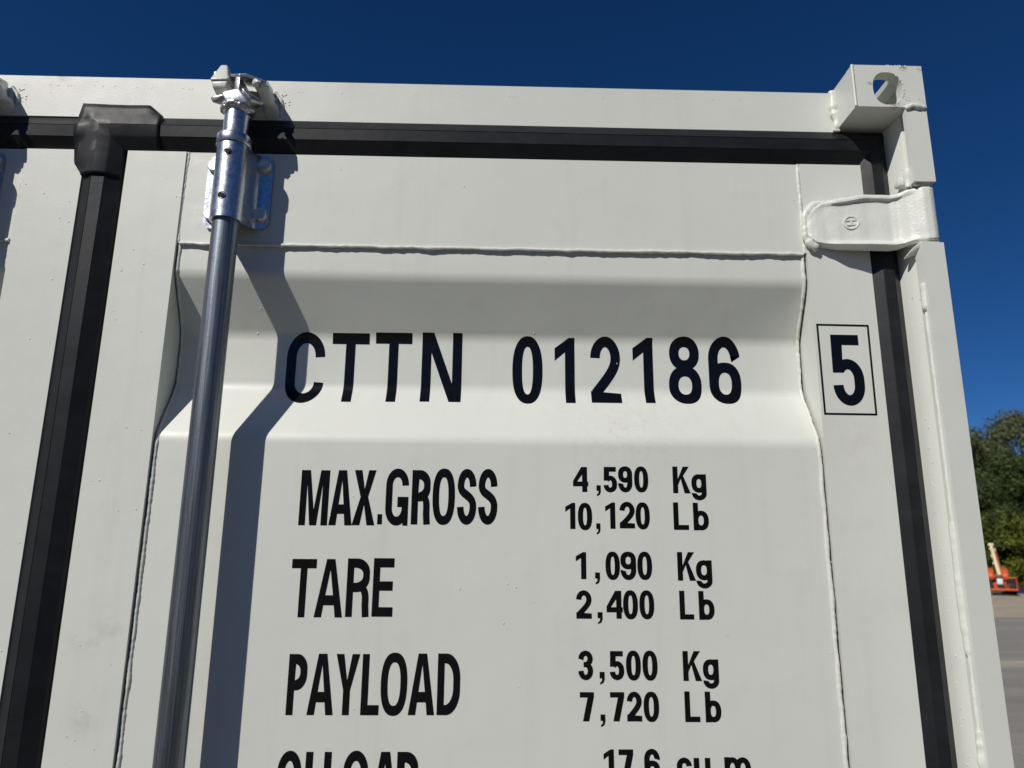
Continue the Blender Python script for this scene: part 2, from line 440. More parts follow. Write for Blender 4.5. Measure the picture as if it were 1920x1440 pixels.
# --- corner castings
def casting(f, yf, flip=False):
    """hollow casting: front plate with an oval hole, top plate with an oval hole, plain inner, outer and bottom plates"""
    bm = bmesh.new()
    x0, x1, z0, z1, y0, y1, t = 0.530, 0.6363, 0.6601, 0.7306, 0.0, 0.150, 0.014
    def plate_with_hole(cx, cz, rx, rz, n_exp, mk, a0, a1, b0, b1, th):
        N = 48; ins, outs = [], []
        ang = sorted(set([2 * math.pi * k / N for k in range(N)] + [math.atan2(b - cz, a - cx) % (2 * math.pi) for a in (a0, a1) for b in (b0, b1)]))
        for a in ang:
            c, s = math.cos(a), math.sin(a)
            sc = (abs(c / rx) ** n_exp + abs(s / rz) ** n_exp) ** (-1 / n_exp)
            ins.append((cx + sc * c, cz + sc * s))
            k = min(((a1 - cx) / c if c > 1e-9 else (a0 - cx) / c if c < -1e-9 else 1e9), ((b1 - cz) / s if s > 1e-9 else (b0 - cz) / s if s < -1e-9 else 1e9))
            outs.append((cx + k * c, cz + k * s))
        n = len(ang)
        vi = [[bm.verts.new(mk(a, b, d)) for a, b in ins] for d in (0, th)]
        vo = [[bm.verts.new(mk(a, b, d)) for a, b in outs] for d in (0, th)]
        for k in range(n):
            j = (k + 1) % n
            bm.faces.new((vo[0][k], vo[0][j], vi[0][j], vi[0][k]))
            bm.faces.new((vo[1][k], vi[1][k], vi[1][j], vo[1][j]))
            bm.faces.new((vi[0][k], vi[0][j], vi[1][j], vi[1][k]))
            bm.faces.new((vo[0][k], vo[1][k], vo[1][j], vo[0][j]))
    plate_with_hole(0.5812, 0.6912, 0.0226, 0.0276, 2.4, lambda a, b, d: pl((f(a), yf(y0 + d), b)), x0, x1, z0, z1, 0.018)
    plate_with_hole(0.5800, 0.066, 0.0215, 0.052, 4.0, lambda a, b, d: pl((f(a), yf(b), z1 - 0.0004 - d)), x0 + 0.0002, x1 - 0.0002, y0 + 0.0182, y1, 0.010)
    def bx(a0, a1, b0, b1, c0, c1):
        p, q = sorted((f(a0), f(a1))); r, s = sorted((yf(b0), yf(b1))); box(bm, p, q, r, s, c0, c1)
    bx(x0 + 0.0001, x0 + t, 0.0182, y1, z0 + 0.0001, z1 - 0.0106)
    bx(x1 - t, x1 - 0.0001, 0.0182, y1, z0 + 0.0001, z1 - 0.0106)
    bx(x0 + t + 0.0002, x1 - t - 0.0002, 0.0182, y1, z0 + 0.0002, z0 + 0.010)
    bx(x0 + t + 0.0002, x1 - t - 0.0002, y1 - t, y1 - 0.0001, z0 + 0.0102, z1 - 0.0106)
    nrm(bm)
    return finish(bm, 'corner_casting', M['casting'], R, bevel=0.0)
cast = casting(ident, ident)
casting(mirror, ident); casting(ident, lambda y: YB - y); casting(mirror, lambda y: YB - y)
bm = bmesh.new()                               # rounded front arris, drawn as a slim bead on the corner
tube(bm, [(0.5302, 0.0004, 0.6605), (0.5301, 0.0003, 0.69), (0.5302, 0.0004, 0.7302)], 0.0022, 10); nrm(bm)
finish(bm, 'edge_bead', M['weld'], cast, angle=60)
bm = bmesh.new(); rnd = random.Random(5); L = []
for k in range(16): L.append((0.6363 + rnd.uniform(-0.001, 0.0006), rnd.uniform(0, 0.01), rnd.uniform(0.662, 0.73), rnd.uniform(0.0005, 0.0013)))
for k in range(14): L.append((rnd.uniform(0.60, 0.634), -0.0002, 0.668 + rnd.uniform(-0.005, 0.010), rnd.uniform(0.0005, 0.0012)))
for k in range(12): L.append((rnd.uniform(0.582, 0.612), 0.0005, 0.7303, rnd.uniform(0.0006, 0.0015)))
for k in range(18):
    a = rnd.uniform(-1.0, 1.0); L.append((0.5812 + 0.0240 * math.cos(a), -0.0002, 0.6912 + 0.0285 * math.sin(a), rnd.uniform(0.0006, 0.0016)))
dots(bm, L); nrm(bm); o = finish(bm, 'paint_burrs', M['pip'], cast); o['kind'] = 'stuff'
weld('weld_bead', [(0.5275, 0.063, 0.7268), (0.5265, 0.0615, 0.705), (0.5285, 0.061, 0.68), (0.527, 0.062, 0.6585)], 0.0062, R, 11, 0.003, 0.012)
weld('weld_bead', [(0.523, 0.0625, 0.6575), (0.533, 0.060, 0.6570)], 0.0040, R, 12, 0.002)

# --- corner posts: inner wall, outer flange with the hinge gap, gusset, filler welds
def post(f, right=True):
    bm = bmesh.new()
    def bx(a0, a1, b0, b1, c0, c1):
        p, q = sorted((f(a0), f(a1))); box(bm, p, q, b0, b1, c0, c1)
    hull(bm, [(f(x), y, z) for z in (-1.70, 0.6598) for x, y in ((0.6072, 0.0225), (0.6010, 0.074), (0.6010, 0.125), (0.6335, 0.125), (0.6335, 0.0225))])
    nrm(bm)
    wall = finish(bm, 'corner_post', M['paint'], R, bevel=0.0015)
    bm = bmesh.new(); bx(0.6045, 0.6361, 0.0020, 0.0220, -1.70, 0.4445)
    fl = finish(bm, 'post_flange', M['paint'], R, bevel=0.003, seg=3)
    bm = bmesh.new(); bx(0.6033, 0.6350, -0.0008, 0.0085, 0.5385, 0.6555)
    gs = finish(bm, 'post_gusset', M['paint'], R, bevel=0.0028, seg=3)
    return wall, fl, gs
wall, flange, gusset = post(ident)
post(mirror)
weld('weld_bead', [(0.6030, -0.0005, 0.6560), (0.612, -0.0022, 0.6612), (0.620, -0.0022, 0.6605), (0.6345, -0.0005, 0.6590)], 0.0045, gusset, 21, 0.0018)
weld('weld_bead', [(0.6065, 0.012, 0.385), (0.6062, 0.013, 0.345)], 0.0065, flange, 22, 0.001, 0.05)
weld('weld_bead', [(0.6045, 0.0120, 0.342), (0.6045, 0.0125, 0.05), (0.6042, 0.013, -0.02)], 0.0027, flange, 23, 0.0008, 0.06, 0.8, 0.5)
weld('weld_bead', [(0.6060, 0.014, 0.05), (0.6052, 0.015, -0.02), (0.6052, 0.015, -0.06), (0.6062, 0.014, -0.115)], 0.0066, flange, 24, 0.0006, 0.05, 0.9, 0.35)
weld('weld_bead', [(0.6045, 0.0125, -0.09), (0.6045, 0.0125, -0.26)], 0.0028, flange, 25, 0.0010, 0.03, 0.8, 0.6)
weld('weld_bead', [(0.6045, 0.012, -0.205), (0.605, 0.013, -0.50), (0.605, 0.013, -1.0)], 0.0062, flange, 26, 0.0020, 0.014)
weld('weld_bead', [(0.6050, 0.0125, 0.565), (0.6040, 0.0150, 0.548), (0.6020, 0.0130, 0.535)], 0.0070, gusset, 27, 0.002, 0.03)
bm = bmesh.new(); rnd = random.Random(8); L = []
for k in range(40): L.append((0.6066 - 0.12 * 0.02, rnd.uniform(0.040, 0.048), rnd.uniform(-0.3, 0.40), rnd.uniform(0.0004, 0.0009)))
for k in range(16): L.append((0.6064, rnd.uniform(0.024, 0.045), rnd.uniform(0.29, 0.37), rnd.uniform(0.0005, 0.0011)))
for k in range(14): L.append((0.6064, rnd.uniform(0.026, 0.055), rnd.uniform(0.545, 0.585), rnd.uniform(0.0007, 0.0015)))
dots(bm, L); nrm(bm); o = finish(bm, 'paint_pips', M['pip'], wall); o['kind'] = 'stuff'
# hinge lugs on the post above and below the hinge barrel
bm = bmesh.new()
hull(bm, [(0.5960, 0.026, 0.560), (0.5960, 0.040, 0.552), (0.6055, 0.004, 0.541), (0.6340, 0.006, 0.541), (0.6340, 0.030, 0.560), (0.5960, 0.026, 0.5465),
          (0.5960, 0.040, 0.5465), (0.6080, 0.003, 0.5335), (0.6320, 0.005, 0.5335), (0.6320, 0.030, 0.5400)])
nrm(bm); finish(bm, 'hinge_lug', M['hinge'], R, bevel=0.0018)
bm = bmesh.new()
hull(bm, [(0.5925, 0.026, 0.4315), (0.5975, 0.012, 0.4405), (0.6045, 0.0035, 0.4465), (0.6330, 0.0045, 0.4480), (0.6340, 0.032, 0.4480), (0.6060, 0.034, 0.4465),
          (0.5925, 0.034, 0.4300), (0.6055, 0.0080, 0.4385), (0.6325, 0.0080, 0.4385)])
nrm(bm); finish(bm, 'hinge_lug', M['hinge'], R, bevel=0.0018)

# --- box body behind the doors
def side_wall(f, nm):
    bm = bmesh.new(); ys, n = [], 0; y = 0.16
    cols = []
    while y < YB - 0.17:
        for dy, dx in ((0.0, 0), (0.07, 0), (0.138, 0.034), (0.208, 0.034)):
            cols.append((y + dy, dx))
        y += 0.276
    cols.append((YB - 0.15, 0))
    va = [[bm.verts.new(pl((f(XR - 0.006 - dx), yy, z))) for z in (-1.70, 0.66)] for yy, dx in cols if yy <= YB - 0.15]
    for a, b in zip(va[:-1], va[1:]): bm.faces.new((a[0], b[0], b[1], a[1]))
    nrm(bm); return finish(bm, nm, M['paint'], R, angle=25)
side_wall(ident, 'side_wall'); side_wall(mirror, 'side_wall')
for f in (ident, mirror):
    bm = bmesh.new(); p, q = sorted((f(XR), f(XR - 0.06))); box(bm, p, q, 0.1505, YB - 0.1505, 0.66, 0.72)
    finish(bm, 'side_rail', M['paint'], R, bevel=0.004)
    bm = bmesh.new(); p, q = sorted((f(XR), f(XR - 0.05))); box(bm, p, q, 0.126, YB - 0.1505, -1.82, -1.70)
    finish(bm, 'bottom_rail', M['paint'], R, bevel=0.004)
    bm = bmesh.new(); p, q = sorted((f(XR), f(XR - 0.10))); box(bm, p, q, YB - 0.10, YB - 0.002, -1.70, 0.6598)
    finish(bm, 'rear_post', M['paint'], R, bevel=0.004)
bm = bmesh.new(); box(bm, XL + 0.061, XR - 0.061, 0.1655, YB - 0.02, 0.695, 0.712); finish(bm, 'roof', M['paint'], R)
bm = bmesh.new(); box(bm, XL + 0.101, XR - 0.101, YB - 0.06, YB - 0.03, -1.70, 0.694); finish(bm, 'rear_wall', M['paint'], R)
bm = bmesh.new(); box(bm, XL + 0.051, XR - 0.051, 0.13, YB - 0.061, -1.82, -1.69); finish(bm, 'floor', M['paint'], R)
bm = bmesh.new(); box(bm, XL, XR, 0.003, 0.1255, -1.84, -1.701); finish(bm, 'sill', M['paint'], R, bevel=0.004)

# --- doors
def door(f, right):
    d = None
    bm = bmesh.new()                           # corrugated skin
    n = 24; xs = [-0.474 + (0.4605 + 0.474) * k / n for k in range(n + 1)]
    g = [[bm.verts.new(pl((f(x), y, z))) for x in xs] for z, y in PROF]
    for a, b in zip(g[:-1], g[1:]):
        for k in range(n): bm.faces.new((a[k], a[k + 1], b[k + 1], b[k]))
    nrm(bm)
    if sum(fc.normal.y for fc in bm.faces) > 0: bmesh.ops.reverse_faces(bm, faces=bm.faces[:])
    d = finish(bm, 'door', M['paint'], R, angle=180)
    if right: d['label'] = 'right door leaf carrying the black weight lettering'
    bm = bmesh.new(); box(bm, *sorted((f(-0.4780), f(0.4615))), 0.0665, 0.125, 0.4515, 0.600)
    finish(bm, 'top_rail', M['paint'], d, bevel=0.0015)
    for a0, a1 in ((-0.566, -0.4775), (0.4655, 0.5610)):
        bm = bmesh.new(); box(bm, *sorted((f(a0), f(a1))), 0.0635, 0.130, -1.65, 0.5995)
        finish(bm, 'stile', M['paint'], d, bevel=0.0055, seg=5, angle=60)
    bm = bmesh.new(); box(bm, *sorted((f(-0.566), f(0.561))), 0.131, 0.150, -1.65, 0.60)
    finish(bm, 'back_plate', M['void'], d)
    s = 40 if right else 60
    zs = [0.4495 - 0.02 * k for k in range(106)]
    weld('weld_bead', [(f(-0.4752), 0.0675, 0.600), (f(-0.4772), 0.0675, 0.52), (f(-0.4758), 0.0675, 0.452)], 0.0030, d, s + 1, 0.0014)
    weld('weld_bead', [(f(0.4635), 0.0670, 0.600), (f(0.4625), 0.0668, 0.52), (f(0.4640), 0.0668, 0.452)], 0.0030, d, s + 2, 0.0016)
    weld('weld_bead', [(f(-0.4735), prof(z) - 0.0005, z) for z in zs], 0.0028, d, s + 3, 0.0010)
    weld('weld_bead', [(f(0.4602), prof(z) - 0.0010, z) for z in zs], 0.0027, d, s + 4, 0.0011)
    weld('weld_bead', [(f(-0.473), 0.0660, 0.4505), (f(-0.15), 0.0660, 0.4500), (f(0.15), 0.0660, 0.4500), (f(0.461), 0.0660, 0.4500)], 0.0030, d, s + 5, 0.0014, 0.016)
    bm = bmesh.new(); rnd = random.Random(s); L = []
    for k in range(70):
        z = rnd.uniform(-0.35, 0.59); x = rnd.choice((rnd.uniform(-0.56, -0.47), rnd.uniform(0.45, 0.47), rnd.uniform(-0.45, 0.45)))
        y = 0.0632 if (x < -0.482 or x > 0.47) else 0.0663 if z > 0.452 else prof(z) - 0.0003
        L.append((f(x), y, z, rnd.uniform(0.0004, 0.0011)))
    dots(bm, L); nrm(bm); o = finish(bm, 'paint_pips', M['pip'], d); o['kind'] = 'stuff'
    return d
door_r = door(ident, True)
door_l = door(mirror, False)

# --- rubber seals
def seal_ring(f, rect_o, rect_i, bands, name, open_left=False):
    """bands: list of (fraction from outer to inner edge, depth); four mitred runs"""
    bm = bmesh.new(); rings = []
    for t, y in bands:
        x0, x1 = [rect_o[k] + (rect_i[k] - rect_o[k]) * t for k in (0, 1)]
        z0, z1 = [rect_o[k] + (rect_i[k] - rect_o[k]) * t for k in (2, 3)]
        pts = []
        for (ax, az, bx_, bz) in ((x0, z1, x1, z1), (x1, z1, x1, z0), (x1, z0, x0, z0), (x0, z0, x0, z1)):
            for k in range(40):
                u = k / 40; px, pz = ax + (bx_ - ax) * u, az + (bz - az) * u
                w = 0.0012 * mnoise.noise(Vector((px * 5, pz * 5, t * 2))) if 0 < t else 0
                w2 = 0.0016 * mnoise.noise(Vector((px * 4 + 5, pz * 4, 3))) if t > 0.9 else 0
                pts.append((f(px + (w2 if abs(az - bz) > 1 else 0)), y + w, pz + (w2 if abs(az - bz) < 1e-6 else 0)))
        rings.append([bm.verts.new(pl(p)) for p in pts])
    for a, b in zip(rings[:-1], rings[1:]):
        n = len(a)
        for k in range(120 if open_left else n): bm.faces.new((a[k], a[(k + 1) % n], b[(k + 1) % n], b[k]))
    nrm(bm)
    o = finish(bm, name, M['rubber'], R, angle=13); return o
BANDS = [(0.0, 0.075), (0.0, 0.0640), (0.31, 0.0538), (0.318, 0.0544), (0.330, 0.0544), (0.338, 0.0532), (0.64, 0.0548), (0.65, 0.0553), (0.675, 0.0562), (0.96, 0.0655), (1.0, 0.0760)]
seal_r = seal_ring(ident, (-0.6280, 0.6032, -1.68, 0.6562), (-0.5715, 0.5585, -1.63, 0.5990), BANDS, 'door_seal')
BL = [(t, y + 0.0035) for t, y in BANDS]
seal_l = seal_ring(mirror, (-0.5690, 0.6032, -1.68, 0.6558), (-0.5680, 0.5585, -1.63, 0.5985), BL, 'door_seal', True)
seal_l['label'] = 'seal strip running round the left door leaf'
# moulded corner boot over the seal: an L of rubber whose wide flap laps on to the header
def boot():
    bm = bmesh.new()
    # stations along the L: (kind, position, flap width)
    st = []
    def tab(T, q):
        for (a0, b0), (a1, b1) in zip(T[:-1], T[1:]):
            if a0 <= q <= a1: return b0 + (b1 - b0) * (q - a0) / (a1 - a0)
        return T[-1][1]
    for k in range(19):
        z = 0.5540 + (0.6490 - 0.5540) * k / 18
        st.append(('v', z, tab([(0.554, 0.0), (0.576, 0.0150), (0.600, 0.0180), (0.620, 0.0190), (0.649, 0.0190)], z)))
    st.append(('c', 0, 0.0155))
    for k in range(19):
        x = -0.618 + (-0.5180 + 0.618) * k / 18
        st.append(('h', x, tab([(-0.618, 0.0205), (-0.58, 0.0200), (-0.541, 0.0205), (-0.520, 0.003), (-0.518, 0.0)], x)))
    xo, zo = -0.6283, 0.6562; wi_v, wi_h = 0.0572, 0.0575
    prof_b = [(-1.0, 0.0618), (-0.6, 0.0596), (-0.2, 0.0574), (0.0, 0.0562), (0.17, 0.0532), (0.33, 0.0506), (0.36, 0.0510), (0.64, 0.0528), (0.70, 0.0545), (0.97, 0.0640), (1.01, 0.0765)]
    rows = []
    for kind, s, w in st:
        row = []
        for t, y in prof_b:
            if kind == 'v': x = xo + (t * wi_v if t >= 0 else t * w); zz = min(s, zo - (t * wi_h if t > 0 else t * w)); p = (x, zz)
            elif kind == 'h': zz = zo - (t * wi_h if t >= 0 else t * w); x = max(s, xo + (t * wi_v if t > 0 else t * w)); p = (x, zz)
            else:
                k = t if t >= 0 else t
                p = (xo + (t * wi_v if t >= 0 else t * 0.0150), zo - (t * wi_h if t >= 0 else t * 0.0212))
            bulge = 0.0
            if t < 0.3: bulge = -0.0015 * math.exp(-((p[0] + 0.628) ** 2 + (p[1] - 0.657) ** 2) / 0.0004)
            bulge += 0.0006 * mnoise.noise(Vector((p[0] * 60, p[1] * 60, 1)))
            if t <= 0.05 and p[0] < -0.6255 and 0.590 < p[1] < 0.6620:       # the flap rides over the neighbouring seal strip
                tz = min(1, max(0, (0.6558 - p[1]) / 0.0573)); yl = BL[-2][1]
                for (ta, ya), (tb, yb_) in zip(BL[1:-2], BL[2:-1]):
                    if ta <= tz <= tb: yl = ya + (yb_ - ya) * (tz - ta) / max(1e-6, tb - ta); break
                y = min(y, yl - 0.0030)
            row.append(bm.verts.new(pl((p[0], y + bulge, p[1]))))
        rows.append(row)
    for a, b in zip(rows[:-1], rows[1:]):
        for k in range(len(a) - 1):
            try: bm.faces.new((a[k], a[k + 1], b[k + 1], b[k]))
            except ValueError: pass
    bmesh.ops.remove_doubles(bm, verts=bm.verts[:], dist=1e-5)
    nrm(bm)
    if sum(fc.normal.y for fc in bm.faces) > 0: bmesh.ops.reverse_faces(bm, faces=bm.faces[:])
    o = finish(bm, 'seal_corner_boot', M['rubber'], seal_r, angle=28)
    o.modifiers.new('thickness', 'SOLIDIFY').thickness = 0.0016
    o.modifiers['thickness'].offset = -1
boot()
# --- hinge blade with rims and a cast maker's mark
def lerp_tab(tab, x):
    for a, b in zip(tab[:-1], tab[1:]):
        if a[0] <= x <= b[0]:
            t = (x - a[0]) / (b[0] - a[0]); t2 = t * t * (3 - 2 * t) * 0.5 + t * 0.5
            return [p + (q - p) * t2 for p, q in zip(a[1:], b[1:])]
    return list(tab[-1][1:])
def hinge():
    #        x       y front  z low   z high  rim
    tab = [(0.4655, 0.0560, 0.4760, 0.5020, 0.000), (0.4700, 0.0530, 0.4690, 0.5110, 0.000), (0.4780, 0.0505, 0.4620, 0.5215, 0.000), (0.4880, 0.0490, 0.4585, 0.5280, 0.001),
           (0.5100, 0.0440, 0.4540, 0.5300, 0.0045), (0.5460, 0.0375, 0.4510, 0.5345, 0.0055), (0.5790, 0.0310, 0.4480, 0.5310, 0.0055),
           (0.5880, 0.0270, 0.4480, 0.5310, 0.005), (0.6020, 0.0140, 0.4500, 0.5340, 0.002), (0.6100, 0.0075, 0.4490, 0.5338, 0.000), (0.6170, 0.0025, 0.4488, 0.5335, 0.000), (0.6250, 0.0010, 0.4488, 0.5330, 0.000),
           (0.6315, 0.0035, 0.4488, 0.5330, 0.000), (0.6355, 0.0090, 0.4490, 0.5330, 0.000), (0.6368, 0.0180, 0.4490, 0.5330, 0.0)]
    bm = bmesh.new(); nx = 74
    zf = [0, 0.012, 0.03, 0.055, 0.085, 0.115, 0.14, 0.2, 0.3, 0.4, 0.5, 0.6, 0.7, 0.8, 0.86, 0.885, 0.915, 0.945, 0.97, 0.988, 1]
    F, B = [], []
    for i in range(nx + 1):
        x = 0.4655 + (0.6368 - 0.4655) * i / nx
        y, zl, zh, rim = lerp_tab(tab, x)
        if x < 0.60: yb = min(y + 0.0135, 0.0625)
        else: yb = 0.0225 + 0.012 * max(0, (0.6368 - x) / 0.0368)
        fr, bk = [], []
        for t in zf:
            e = min(t, 1 - t)
            up = rim if 0.012 < e < 0.085 else rim * 0.55 if 0.085 <= e < 0.1 else rim * 0.1 if 0.1 < e < 0.12 else 0
            edge = 0.0035 * max(0, 1 - e / 0.03) ** 2
            lump = 0.0007 * mnoise.noise(Vector((x * 70, t * 4.5, 3)))
            z = zl + (zh - zl) * t
            fr.append(bm.verts.new(pl((x, y - up + edge + lump, z))))
            bk.append(bm.verts.new(pl((x, max(yb, y + edge + 0.003), z))))
        F.append(fr); B.append(bk)
    m = len(zf)
    for i in range(nx):
        for k in range(m - 1):
            bm.faces.new((F[i][k], F[i + 1][k], F[i + 1][k + 1], F[i][k + 1]))
            bm.faces.new((B[i][k], B[i][k + 1], B[i + 1][k + 1], B[i + 1][k]))
        for k in (0, m - 1): bm.faces.new((F[i][k], B[i][k], B[i + 1][k], F[i + 1][k]))
    for i in (0, nx):
        for k in range(m - 1): bm.faces.new((F[i][k], F[i][k + 1], B[i][k + 1], B[i][k]))
    nrm(bm)
    h = finish(bm, 'hinge', M['hinge'], R, angle=48)
    c = (0.5255, 0.0408, 0.4915)
    bm = bmesh.new(); N = 36; rg = []
    for k in range(N):
        a = 2 * math.pi * k / N; ca, sa = math.cos(a), math.sin(a)
        rg.append([bm.verts.new(pl((c[0] + rr * ca, c[1] - dy - 0.19 * rr * ca, c[2] + rr * sa))) for rr, dy in ((0.0116, -0.003), (0.0111, 0.0009), (0.0090, 0.0010), (0.0083, 0.0004), (0.0082, -0.003))])
    for k in range(N):
        a, b = rg[k], rg[(k + 1) % N]
        for q in range(4): bm.faces.new((a[q], a[q + 1], b[q + 1], b[q]))
    for (a0, a1, b0, b1) in ((-0.0070, 0.0070, 0.0024, 0.0046), (-0.0070, 0.0070, -0.0046, -0.0024), (-0.0013, 0.0013, -0.0030, 0.0030)):
        for v in box(bm, c[0] + a0, c[0] + a1, c[1] - 0.0009, c[1] + 0.003, c[2] + b0, c[2] + b1): v.co.y -= 0.19 * (v.co.x - c[0])
    nrm(bm); finish(bm, 'raised_mark', M['hinge'], h, angle=40)
    weld('weld_bead', [(0.490, 0.0600, 0.5310), (0.478, 0.0600, 0.5265), (0.4665, 0.0600, 0.512), (0.4635, 0.0600, 0.49), (0.4640, 0.0600, 0.474), (0.471, 0.0600, 0.464)], 0.0060, h, 31, 0.0024, 0.008)
    weld('weld_bead', [(0.551, 0.0560, 0.5405), (0.520, 0.0590, 0.5360), (0.489, 0.0595, 0.5310)], 0.0042, h, 32, 0.0014, 0.008)
    weld('weld_bead', [(0.4665, 0.058, 0.470), (0.470, 0.057, 0.461), (0.480, 0.059, 0.4575)], 0.0065, h, 33, 0.002, 0.008)
    return h
hinge()

# --- locking bars, guide brackets, cams and keepers
BX, BY = -0.3895, 0.019
def lathe(bm, cx, cy, zr, n=40):
    rings = [[bm.verts.new(pl((cx + r * math.cos(2 * math.pi * k / n), cy + r * math.sin(2 * math.pi * k / n), z))) for k in range(n)] for z, r in zr]
    for a, b in zip(rings[:-1], rings[1:]):
        for k in range(n): bm.faces.new((a[k], a[(k + 1) % n], b[(k + 1) % n], b[k]))
    bm.faces.new(list(reversed(rings[0]))); bm.faces.new(rings[-1])
def lumpy(bm, c, r, amp, seed, sub=3):
    res = bmesh.ops.create_icosphere(bm, subdivisions=sub, radius=1)
    for v in res['verts']:
        d = v.co.copy(); k = 1 + amp * mnoise.noise(d * 2.2 + Vector((seed, 0, 0))) + amp * 0.5 * mnoise.noise(d * 5 + Vector((0, seed, 0)))
        v.co = pl((c[0] + r[0] * d.x * k, c[1] + r[1] * d.y * k, c[2] + r[2] * d.z * k))
def slab(bm, poly, th):
    """poly: 3-D outline; th: thickness vector"""
    th = Vector(th)
    a = [bm.verts.new(pl(p)) for p in poly]; b = [bm.verts.new(pl(Vector(p) + th)) for p in poly]
    bm.faces.new(a); bm.faces.new(list(reversed(b)))
    n = len(poly)
    for k in range(n): bm.faces.new((a[k], b[k], b[(k + 1) % n], a[(k + 1) % n]))
def locking_gear(dx):
    cx = BX + dx
    sh = lambda pts: [(p[0] + dx, p[1], p[2]) for p in pts]
    bm = bmesh.new(); lathe(bm, cx, BY, [(-1.74, 0.0183), (0.4635, 0.0183), (0.5785, 0.0183)]); nrm(bm)
    bar = finish(bm, 'locking_bar', M['pipe'], R, angle=40)
    bm = bmesh.new(); lathe(bm, cx, BY, [(0.5966, 0.0150), (0.5967, 0.0176), (0.641, 0.0176), (0.641, 0.012)]); nrm(bm)
    finish(bm, 'bar_end', M['zinc'], bar, angle=40)
    bm = bmesh.new(); lathe(bm, cx, BY, [(0.5812, 0.0180), (0.5812, 0.0240), (0.5822, 0.0248), (0.5955, 0.0248), (0.5965, 0.0240), (0.5965, 0.0172)]); nrm(bm)
    finish(bm, 'stop_ring', M['zinc'], bar, angle=40)
    bm = bmesh.new()
    for k in range(30):
        a = 2 * math.pi * k / 30; rr = 0.0170
        lumpy(bm, (cx + rr * math.cos(a), BY + rr * math.sin(a), 0.6415 + 0.0025 * math.sin(3 * a)), (0.0072, 0.0072, 0.0060), 0.22, k, 2)
    lumpy(bm, (cx, BY, 0.645), (0.0175, 0.0175, 0.0085), 0.22, 3)
    lumpy(bm, (cx + 0.004, BY - 0.016, 0.6500), (0.0035, 0.0035, 0.0040), 0.2, 9, 2)
    nrm(bm); finish(bm, 'weld_collar', M['cast_zinc'], bar, angle=80)
    # forged cam: lower plate with two claws, upright web, sloping roof plate
    bm = bmesh.new()
    hull(bm, sh([(-0.4254, 0.004, 0.6534), (-0.4225, 0.002, 0.6550), (-0.4215, 0.004, 0.6455), (-0.4028, 0.010, 0.6465), (-0.4103, 0.012, 0.6601), (-0.4020, 0.000, 0.6580), (-0.4000, 0.020, 0.6550), (-0.4190, 0.022, 0.6540)]))
    hull(bm, sh([(-0.4084, 0.000, 0.6600), (-0.3988, 0.000, 0.6420), (-0.3682, 0.000, 0.6440), (-0.3632, 0.004, 0.6540), (-0.3725, 0.010, 0.6680), (-0.3825, -0.004, 0.6640), (-0.3920, 0.002, 0.6680),
                 (-0.4050, 0.036, 0.6640), (-0.3980, 0.036, 0.6430), (-0.3690, 0.036, 0.6450), (-0.3720, 0.036, 0.6680)]))
    hull(bm, sh([(-0.3525, 0.016, 0.6571), (-0.3527, 0.016, 0.6508), (-0.3679, 0.006, 0.6455), (-0.3645, -0.002, 0.6495), (-0.3625, 0.001, 0.6555), (-0.3790, -0.005, 0.6655), (-0.3715, 0.010, 0.6690), (-0.3650, 0.026, 0.6500), (-0.3560, 0.025, 0.6570)]))
    nrm(bm); cam_ = finish(bm, 'locking_cam', M['cast_zinc'], bar, angle=45, bevel=0.0016, seg=3)
    bm = bmesh.new()
    slab(bm, sh([(-0.3915, 0.003, 0.6640), (-0.3833, -0.001, 0.6640), (-0.3836, 0.0005, 0.6880), (-0.3925, 0.0050, 0.6910)]), (0.0020, 0.034, 0.0))
    slab(bm, sh([(-0.4045, 0.012, 0.6990), (-0.3845, -0.001, 0.6910), (-0.3764, 0.002, 0.6930), (-0.3490, 0.011, 0.6890), (-0.3515, 0.030, 0.6990), (-0.3545, 0.056, 0.7080), (-0.4060, 0.056, 0.7180)]), (0, 0.0015, -0.0052))
    slab(bm, sh([(-0.3550, 0.030, 0.6960), (-0.3515, 0.032, 0.6960), (-0.3525, 0.056, 0.7050), (-0.3560, 0.056, 0.7050)]), (0.001, 0.001, -0.022))
    nrm(bm); finish(bm, 'cam_hood', M['cast_zinc'], bar, angle=40, bevel=0.0012, seg=3)
    # painted keeper on the header: wedge lug on the left, curled horn on the right
    bm = bmesh.new()
    hull(bm, sh([(-0.4200, 0.0640, 0.7160), (-0.4095, 0.0640, 0.7160), (-0.4205, 0.0160, 0.7180), (-0.4105, 0.0160, 0.7180), (-0.4285, 0.0000, 0.6810), (-0.4000, -0.0010, 0.6820),
                 (-0.4310, 0.0640, 0.6900), (-0.4010, 0.0640, 0.6900)]))
    hull(bm, sh([(-0.4265, 0.0025, 0.6805), (-0.4015, 0.0015, 0.6815), (-0.4245, 0.0035, 0.6715), (-0.4040, 0.0025, 0.6705), (-0.4200, 0.0640, 0.6640), (-0.4000, 0.0640, 0.6640), (-0.4270, 0.0640, 0.6860), (-0.4000, 0.0640, 0.6880),
                 (-0.4215, 0.0140, 0.6650), (-0.4025, 0.0140, 0.6640)]))
    nrm(bm)
    kp = finish(bm, 'cam_keeper', M['weld'], R, angle=40, bevel=0.0028, seg=4)
    bm = bmesh.new()
    path = sh([(-0.3640, 0.004, 0.6775), (-0.3620, 0.006, 0.6805), (-0.3595, 0.012, 0.6835), (-0.3572, 0.026, 0.6835), (-0.3556, 0.045, 0.6785), (-0.3550, 0.056, 0.6740), (-0.3550, 0.070, 0.6680)])
    tube(bm, path, [0.0030, 0.0062, 0.0082, 0.0096, 0.0108, 0.0118, 0.0130], 20); nrm(bm)
    hn = finish(bm, 'keeper_horn', M['weld'], kp, angle=70)
